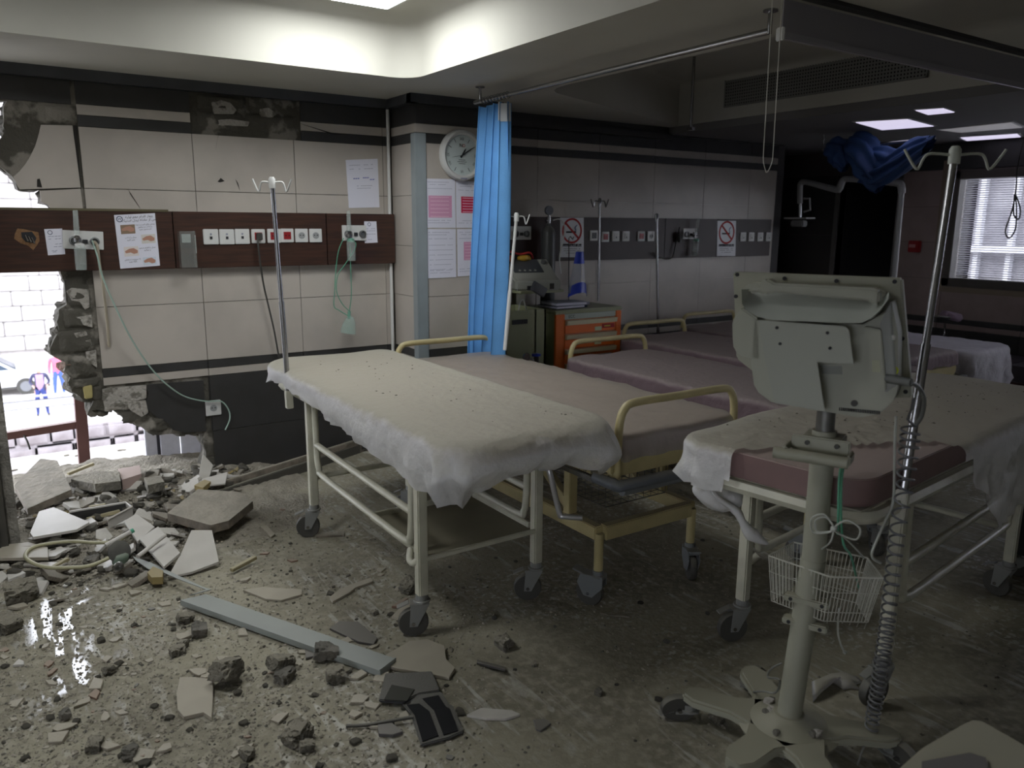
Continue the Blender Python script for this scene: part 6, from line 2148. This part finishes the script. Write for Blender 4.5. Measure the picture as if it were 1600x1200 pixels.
# named pieces
shard('tile_shard', 'large cream tile shard with a pointed tail, lying flat left of centre in the foreground', [(281, 1064), (300, 1063), (334, 1067), (333, 1100), (331, 1128), (318, 1119), (288, 1126), (278, 1115), (276, 1090)], TSH, .014)
shard('tile_shard', 'big pale broken tile under the right end of the metal channel', [(569, 1037), (600, 1032), (640, 1010), (668, 1007), (695, 1017), (697, 1036), (711, 1050), (702, 1064), (620, 1050)], TSH, .014, tilt=(.03, -.02))
shard('tile_shard', 'leaf shaped white tile sliver right of the black cuff', [(729, 1121), (752, 1110), (775, 1112), (800, 1114), (813, 1120), (790, 1127), (760, 1127)], TSW, .010)
shard('tile_shard', 'pale curved tile shard behind the metal channel near the front caster', [(380, 925), (413, 920), (430, 922), (472, 924), (472, 932), (440, 941), (415, 939)], TSH, .010)
shard('tile_shard', 'thin curved trim piece between the front stretcher wheels', [(515, 937), (530, 925), (546, 918), (580, 906), (583, 912), (556, 922), (546, 930), (520, 944)], TSH, .012)
shard('tile_shard', 'square white tile lying highest on the left rubble', [(194, 822), (214, 811), (242, 824), (215, 845)], TSW, .014, .09, (.12, .1))
shard('tile_shard', 'second square white tile overlapping the first on the left rubble', [(218, 848), (248, 832), (282, 866), (256, 884)], TSW, .014, .07, (.08, -.05))
shard('tile_shard', 'roof-shaped white tile standing tilted right of the two square tiles', [(262, 893), (285, 868), (300, 848), (332, 845), (342, 872), (300, 885)], TSW, .012, .05, (.35, .0))
shard('tile_shard', 'broad white wall tile piece at the far left of the rubble heap', [(47, 835), (62, 808), (85, 802), (140, 818), (120, 828), (52, 840)], TSW, .014, .10, (.1, 0))
shard('tile_shard', 'grey flat slab at the left edge under the tube loop', [(-20, 872), (-10, 858), (45, 852), (75, 860), (76, 876), (0, 877)], TSH, .016, .05)
shard('tile_shard', 'narrow pale strip under the tube loop at lower left', [(23, 885), (28, 880), (105, 882), (90, 889)], TSW, .010, .03)
shard('stone_slab', 'speckled brown stone slab propped highest at the left by the torn opening', [(24, 768), (66, 742), (92, 742), (112, 766), (42, 788)], STN, .04, .17, (.25, .0))
shard('stone_slab', 'large flat brown slab lying right of the rubble heap near the wall', [(262, 815), (310, 781), (376, 783), (396, 795), (358, 823), (330, 830)], STN, .045, .075, (.06, .0))
shard('stone_slab', 'grey lump of paving at the far end of the heap below the brown post', [(112, 762), (150, 749), (188, 750), (190, 765), (150, 770)], CONC, .05, .14)
shard('stone_slab', 'pinkish block half buried below the door leaf', [(186, 748), (220, 742), (222, 756), (192, 766)], mat('pinkish_block', (168, 146, 140), .8, dust=.3), .06, .12)
shard('stone_slab', 'small grey block on the rubble crest left of the door leaf', [(226, 760), (252, 756), (258, 766), (232, 772)], CONC, .05, .13)
shard('tile_shard', 'folded white board piece leaning near the dark skirting', [(304, 760), (318, 728), (334, 734), (322, 752)], TSW, .010, .11, (.4, .2))
shard('tile_shard', 'flat white tile under the folded board near the dark skirting', [(316, 752), (356, 742), (352, 756), (320, 760)], TSW, .010, .10, (.1, 0))
shard('foam_lump', 'ochre foam lump beside the dark skirting end', [(304, 766), (320, 757), (330, 760), (318, 770)], YLB, .03, .09)
shard('ochre_block', 'mustard coloured stone on the rubble below the white strip', [(231, 906), (240, 896), (256, 903), (255, 913), (238, 914)], YLB, .035, .02)
shard('dark_tile_shard', 'dark slate tile under the middle of the metal channel', [(475, 1003), (492, 1008), (494, 1028), (478, 1032)], TSD, .010)
shard('dark_tile_shard', 'dusty dark slate plate behind the channel near its right end', [(515, 985), (530, 974), (560, 975), (590, 1000), (584, 1010), (560, 1006)], TSD, .010)
shard('dark_tile_shard', 'small dark slate piece below and left of the black cuff', [(590, 1136), (612, 1134), (630, 1148), (614, 1153), (592, 1152)], TSD, .012)
shard('dark_tile_shard', 'small violet grey slate chip right of the leaf shaped sliver', [(833, 1128), (850, 1126), (861, 1133), (845, 1145), (838, 1143)], TSD, .008)
shard('white_chip', 'small bright white chip at the far left of the floor', [(20, 1043), (30, 1033), (38, 1037), (38, 1042)], TSW, .010)
shard('tile_shard', 'pale rectangular tile strip left of the middle stretcher legs', [(404, 824), (414, 820), (430, 838), (424, 842)], TSH, .012)
shard('timber_strip', 'flat grey strip beside the far left caster of the front stretcher', [(494, 836), (538, 833), (538, 839), (494, 841)], STN, .012)
shard('tile_shard', 'pointed cream shard beside the front caster', [(612, 967), (640, 938), (648, 940), (650, 970), (634, 974)], TSH, .012)
shard('tile_shard', 'slim pinkish shard left of the front caster', [(612, 951), (634, 937), (638, 939), (620, 951)], RDB, .012)
for i, (x, y, s, lab) in enumerate(((510, 1030, .055, 'tall rough concrete lump leaning on the metal channel'), (524, 1062, .05, 'rough concrete lump just below the tall one at the channel'), (358, 1066, .07, 'large rounded grey concrete lump right of the big cream shard'),
                                    (440, 1050, .055, 'dark grey concrete lump left of the two at the channel'), (445, 1062, .045, 'smaller dark lump touching the one left of the channel lumps'), (35, 938, .08, 'large flat-topped grey stone at the left edge of the floor'),
                                    (12, 985, .06, 'pale angular stone at the left edge below the flat-topped one'), (290, 972, .04, 'dark concrete piece above the elongated grey one'), (312, 992, .045, 'elongated grey concrete piece beside the wet streaks'),
                                    (466, 1158, .055, 'rounded grey concrete lump in the bottom centre left'), (480, 1172, .03, 'small dark lump touching the bottom centre lump'), (172, 1052, .028, 'small dark stone in the middle of the left floor'),
                                    (102, 1122, .028, 'dark round pebble in the lower left floor'), (387, 1182, .03, 'black clinker at the bottom edge left of centre'), (788, 1012, .045, 'crumbly grey lump right of the front caster'),
                                    (640, 925, .05, 'grey lump in shadow behind the front stretcher foot leg'), (204, 1182, .035, 'grey brown rock at the bottom left'), (148, 1170, .035, 'striped greenish rock at the bottom left corner'),
                                    (278, 1022, .035, 'grey stone left of the small dark stones mid floor'), (285, 1012, .03, 'small grey stone touching another mid floor'), (145, 888, .045, 'flat grey lump under the tube loop'), (30, 895, .03, 'brown lump at the left under the pale strip'),
                                    (834, 1040, .016, 'small grey rock with white edge right of the grey foil'), (240, 815, .04, 'brown lump beside the square white tile'), (935, 1085, .02, 'small reddish stone on bare floor left of the stand'), (1120, 1128, .03, 'grey rock beside the left arm of the star base'), (585, 960, .02, 'dark crumb above the slate plate'))):
    p = fl(x, y, 0)
    zb = heap(p.x, p.y)
    o = MB().rock((0, 0, 0), (s, s*.8, s*.62), 300+i, 4, rot=(rr.uniform(-.3, .3), rr.uniform(-.3, .3), rr.uniform(0, 3))).build('concrete_lump' if s > .03 else 'rubble_stone', CONC if i % 4 else MORT, smooth=35)
    lo = min(v.co.z for v in o.data.vertices)
    o.location = (p.x, p.y, zb-lo-.004)
    tag(o, lab, 'rubble')
# black frame box open at the top
p0 = [fl(*p, .13) for p in [(108, 800), (196, 785), (206, 792), (168, 812)]]
bx = thing('frame_box', 'open dark box frame with white edge on the left rubble', 'frame', (sum(p0, Vector())/4))
for a, b_, m_ in ((p0[0], p0[1], T_DARK), (p0[1], p0[2], TSW), (p0[2], p0[3], TSW)):
    MB().prism([a, b_, b_-Vector((0, 0, .05)), a-Vector((0, 0, .05))], (.004, .006, 0)).build('side_wall', m_, bx, world=True)
MB().tube([p0[0], p0[1], p0[2], p0[3]], .006, 4).build('white_rim', TSW, bx, world=True)
# dark skirting beam on the floor along the wall
a, b_ = fl(318, 782, .03), fl(560, 700, .03)
sk = MB().bar(a, b_, .05, .07).build('skirting_plank', mat('dusty_black_plank', (52, 50, 48), .7, dust=.6), bevel=.004)
tag(origin(sk, (a+b_)/2), 'long dusty black skirting plank lying off the wall behind the front stretcher', 'plank')
a, b_ = fl(340, 770, .05), fl(566, 690, .05)
sk = MB().bar(a+Vector((.0, .03, 0)), b_+Vector((.0, -.06, 0)), .03, .10).build('skirting_plank', STN, bevel=.004)
tag(origin(sk, (a+b_)/2), 'pale plank behind the black skirting along the wall foot', 'plank')
# hose loop and flow gauge
hl = [(188, 862), (170, 872), (140, 884), (105, 887), (70, 886), (45, 876), (40, 866), (50, 856), (72, 850), (110, 846), (150, 848), (180, 846), (196, 838), (204, 832)]
o = MB().tube([fl(x, y, .075) for x, y in hl], .009, 8, 6).build('hose_loop', mat('yellowish_hose', (168, 164, 130), .5, dust=.3), smooth=60)
tag(origin(o, fl(40, 866, .075)), 'yellowish hose curled in a big loop on the left rubble', 'hose')
fg_ = thing('flow_gauge', 'fallen flow gauge with black disc, green body and steel nozzle on the rubble', 'gauge', fl(188, 868, .10))
c = fl(185, 862, .12)
MB().lathe([(.045, 0), (.05, .006), (.05, .014), (.03, .018)], c, (R(70), 0, .3), 24).build('disc', mat('dusty_black_disc', (62, 62, 62), .6, dust=.4), fg_, world=True, smooth=40)
c = fl(188, 873, .09)
MB().rock(c, (.045, .03, .03), 8).build('green_body', mat('grey_green_body', (98, 116, 102), .6, dust=.3), fg_, world=True, smooth=50)
c = fl(184, 886, .07)
MB().lathe([(.02, -.02), (.021, .02), (.016, .022)], c, (R(60), R(20), 0), 18).build('nozzle', CHROME, fg_, world=True, smooth=40)
for k, (pp, lab, tip) in enumerate((([(165, 852), (204, 831)], 'white tube with green tip pointing at the square tiles', True), ([(215, 870), (258, 836)], 'white rod leaning over the second square tile', False))):
    a, b_ = fl(*pp[0], .10), fl(*pp[1], .13)
    t = thing('plastic_tube', lab, 'tube', a)
    MB().cyl(a, b_, .010, .010, 12).build('tube', TSW, t, world=True, smooth=40)
    if tip:
        MB().cyl(b_, b_.lerp(a, -.12), .011).build('green_tip', mat('teal_tip', (70, 150, 120), .5), t, world=True)
for i, (pp, lab) in enumerate((([(94, 834), (136, 828)], 'yellowish wooden batten on the rubble, left one'), ([(138, 836), (190, 826)], 'yellowish wooden batten next to the square tile'), ([(142, 822), (168, 820)], 'short wooden batten above the two longer ones'),
                               ([(72, 905), (108, 888)], 'pale round stick below the hose loop'), ([(110, 776), (150, 764)], 'pale stick lying below the paving lump'), ([(285, 832), (316, 842)], 'yellow-green stick below the large flat slab'), ([(362, 898), (400, 880)], 'pale flat strip right of the roof shaped tile'))):
    a, b_ = fl(*pp[0]), fl(*pp[1])
    a.z = heap(a.x, a.y)+.022
    b_.z = heap(b_.x, b_.y)+.03
    o = MB().bar(a, b_, .022, .016).build('wood_batten', mat('pale_wood', (158, 148, 112), .8, var=.2, dust=.4), bevel=.002)
    tag(origin(o, (a+b_)/2), lab, 'stick')
# the black fabric cuff
BF = mat('black_fabric', (46, 48, 56), .9, dust=.35, bump=.3, bscale=120)
BF2 = mat('black_hook_pad', (16, 16, 19), 1)
cf = thing('fabric_cuff', 'black and grey fabric pressure cuff folded open on the floor at bottom centre', 'cuff', fl(660, 1110))
q = lambda x, y, z=.012: fl(x, y, z)
MB().prism([q(602, 1056), q(675, 1053), q(688, 1083), q(655, 1088), q(630, 1101), q(592, 1098)], (0, 0, .012)).build('upper_flap', BF, cf, world=True, bevel=.003)
MB().prism([q(612, 1071, .025), q(648, 1078, .025), q(636, 1096, .025), q(600, 1094, .025)], (0, 0, .003)).build('velvet_patch', mat('olive_patch', (58, 58, 52), 1), cf, world=True)
MB().prism([q(625, 1100, .004), q(655, 1088, .012), q(690, 1084, .012), q(702, 1104, .004), q(708, 1106, .004), q(725, 1146, .004), q(700, 1157, .004), q(658, 1168, .004), q(642, 1118, .004)], (0, 0, .010)).build('lower_flap', BF, cf, world=True, bevel=.003)
MB().prism([q(636, 1102, .018), q(655, 1100, .02), q(671, 1112, .016), q(685, 1150, .016), q(660, 1159, .016), q(648, 1118, .016)], (0, 0, .002)).build('hook_pad', BF2, cf, world=True)
MB().prism([q(660, 1092, .02), q(685, 1087, .02), q(697, 1105, .016), q(703, 1108, .016), q(716, 1142, .016), q(693, 1149, .016), q(678, 1110, .016)], (0, 0, .002)).build('hook_pad', BF2, cf, world=True)
MB().tube([q(646, 1120, .02), q(600, 1128, .015), q(570, 1133, .012), q(541, 1134, .012)], .006, 8, 4).build('air_tube', BLACKP, cf, world=True, smooth=60)
# curled grey foil
o = MB().grid(lambda u, v: fl(745+45*u, 1030+12*u+8*v, .004+.022*math.sin(PI*v)*(.6+.6*u)), 8, 10).build('curled_strip', TSD, smooth=60, fix=False)
tag(origin(o, fl(767, 1036)), 'curled dark grey strip on the floor right of the front caster', 'strip')
o = MB().tube([fl(938, 958, .004), fl(950, 962, .006), fl(965, 962, .004), fl(983, 964, .004)], .004, 5).build('thin_twig', STN)
tag(origin(o, fl(938, 958)), 'thin dark sliver alone on the bare floor in the middle', 'sliver')


# scattered countable fragments
def under(x, y):
    return heap(x, y)


def rnd_px(zone):
    while True:
        px_, py_ = rr.uniform(-320, 760), rr.uniform(800, 1300)
        k = 1-max(0, (px_-380)/520)-max(0, (900-py_)/700)-max(0, -px_/420)
        if rr.random() < k:
            return px_, py_


def heapzone():
    while True:
        x, y = rr.uniform(-.1, 1.45), rr.uniform(3.65, 5.03)
        if x < .95+.5*(y-4.2) and not (x < .06 and 4.25 < y < 4.66) and rr.random() < .35+.65*(y-3.65)/1.4:
            return x, y




def frag(m_, kind, lab, grp, cat, n, s0, s1, zone=None):
    pr = []
    for k in range(6):
        if kind == 'tile':
            nn = rr.randint(4, 6)
            an = sorted(rr.uniform(0, 6.28) for _ in range(nn))
            an = [2*PI*(i+rr.uniform(-.3, .3))/nn for i in range(nn)]
            ax = rr.uniform(.5, 1)
            pts = [(math.cos(a)*rr.uniform(.6, 1.1), ax*math.sin(a)*rr.uniform(.6, 1.1), 0) for a in an]
            o = MB().prism(pts, (0, 0, .28)).build(grp[1], m_, bevel=.03, seg=1)
        else:
            o = MB().rock((0, 0, 0), (1, .8, .55), rr.randint(0, 999), 2).build(grp[1], m_)
        C.objects.unlink(o)
        pr.append(o)
    for k in range(n):
        if zone:
            x, y = zone()
        else:
            p = fl(*rnd_px(0))
            x, y = p.x, p.y
        o = pr[k] if k < 6 else pr[k % 6].copy()
        C.objects.link(o)
        s = s0+(s1-s0)*rr.random()**1.8
        o.scale = (s, s, s*rr.uniform(.8, 1.1))
        tlt = .5 if zone is heapzone else .15
        o.rotation_euler = (rr.uniform(-tlt, tlt), rr.uniform(-tlt, tlt), rr.uniform(0, 6.28))
        o.location = (x, y, under(x, y)+(s*.05 if kind == 'tile' else s*.32)-.001)
        tag(o, lab, cat, grp[0])


frag(TSH, 'tile', 'small cream tile fragment scattered on the dusty floor', ('cream tile fragments on the floor', 'tile_fragment'), 'fragment', 160, .012, .048)
frag(CONC, 'rock', 'small grey concrete chunk scattered on the dusty floor', ('grey concrete chunks on the floor', 'concrete_chunk'), 'chunk', 150, .008, .024)
frag(RDB, 'tile', 'small reddish brown fragment scattered on the dusty floor', ('reddish fragments on the floor', 'brick_fragment'), 'fragment', 38, .012, .035)
frag(TSD, 'tile', 'small dark slate fragment scattered on the floor', ('dark slate fragments on the floor', 'slate_fragment'), 'fragment', 14, .012, .03)


frag(TSW, 'tile', 'pale tile fragment heaped on the rubble under the opening', ('pale tile fragments on the rubble bank', 'tile_fragment'), 'fragment', 138, .018, .085, heapzone)
frag(CONC, 'rock', 'grey lump heaped on the rubble under the opening', ('grey lumps on the rubble bank', 'rubble_lump'), 'rubble', 170, .014, .05, heapzone)
frag(YLB, 'tile', 'ochre fragment heaped on the rubble under the opening', ('ochre fragments on the rubble bank', 'ochre_fragment'), 'fragment', 26, .02, .05, heapzone)


frag(STN, 'tile', 'brown grey stone flake on the rubble under the opening', ('stone flakes on the rubble bank', 'stone_flake'), 'fragment', 70, .03, .09, heapzone)


def farzone():
    return rr.uniform(1.0, 3.6), rr.uniform(.7, 3.9)


frag(MORT, 'rock', 'tiny mortar crumb on the floor between the beds', ('mortar crumbs between the beds', 'mortar_crumb'), 'crumb', 70, .006, .018, farzone)
# grit: too fine to count
OCT = [(1, 0, 0), (-.9, .1, 0), (0, 1, .1), (.1, -1, 0), (0, .1, .7), (0, 0, -.5)]
OF = [(0, 2, 4), (2, 1, 4), (1, 3, 4), (3, 0, 4), (2, 0, 5), (1, 2, 5), (3, 1, 5), (0, 3, 5)]
vs, fs, mi = [], [], []
for gi, (n,) in enumerate(((18000,), (10000,), (4500,))):
    for k in range(n):
        if k % 7 == 0 and gi != 1:
            x, y = farzone()
        elif k % 4 == 0:
            x, y = heapzone()
        else:
            p = fl(*rnd_px(0))
            x, y = p.x, p.y
        s = .0018+.0072*rr.random()**3
        a = rr.uniform(0, 6.28)
        ca_, sa_ = math.cos(a)*s, math.sin(a)*s
        z = under(x, y)+s*.2
        o_ = len(vs)
        for (u, v, w_) in OCT:
            q_ = rr.uniform(.7, 1.3)
            vs.append((x+(u*ca_-v*sa_)*q_, y+(u*sa_+v*ca_)*q_, z+w_*s*q_))
        fs += [tuple(i+o_ for i in f) for f in OF]
        mi += [gi]*len(OF)
mb = MB()
mb.v = [Vector(v) for v in vs]
mb.f = fs
o = mb.build('grit', RUB, kind='stuff', fix=False)
o.data.materials.append(TSH)
o.data.materials.append(MORT)
o.data.polygons.foreach_set('material_index', mi)
tag(o, 'fine grey and pale grit strewn over the dusty floor', 'grit')
# crumbs on the sheets
for nm, n, lab, (xa, xb, ya, yb, zz) in (('sheet_grit', 90, 'dark crumbs sprinkled on the nearest left stretcher sheet', (1.35, 1.85, 2.3, 4.0, .888)), ('sheet_grit', 260, 'dark crumbs sprinkled on the right stretcher sheet', (2.2, 3.8, 1.45, 1.88, .886))):
    vs, fs = [], []
    for k in range(n):
        x, y = rr.uniform(xa, xb), rr.uniform(ya, yb)
        s = .001+.0032*rr.random()**3
        a = rr.uniform(0, 6.28)
        o_ = len(vs)
        for (u, v, w_) in OCT:
            vs.append((x+u*s*2*math.cos(a)-v*s*math.sin(a), y+u*s*2*math.sin(a)+v*s*math.cos(a), zz+w_*s))
        fs += [tuple(i+o_ for i in f) for f in OF]
    mb = MB()
    mb.v = [Vector(v) for v in vs]
    mb.f = fs
    tag(mb.build(nm, MORT, kind='stuff', fix=False), lab, 'grit')
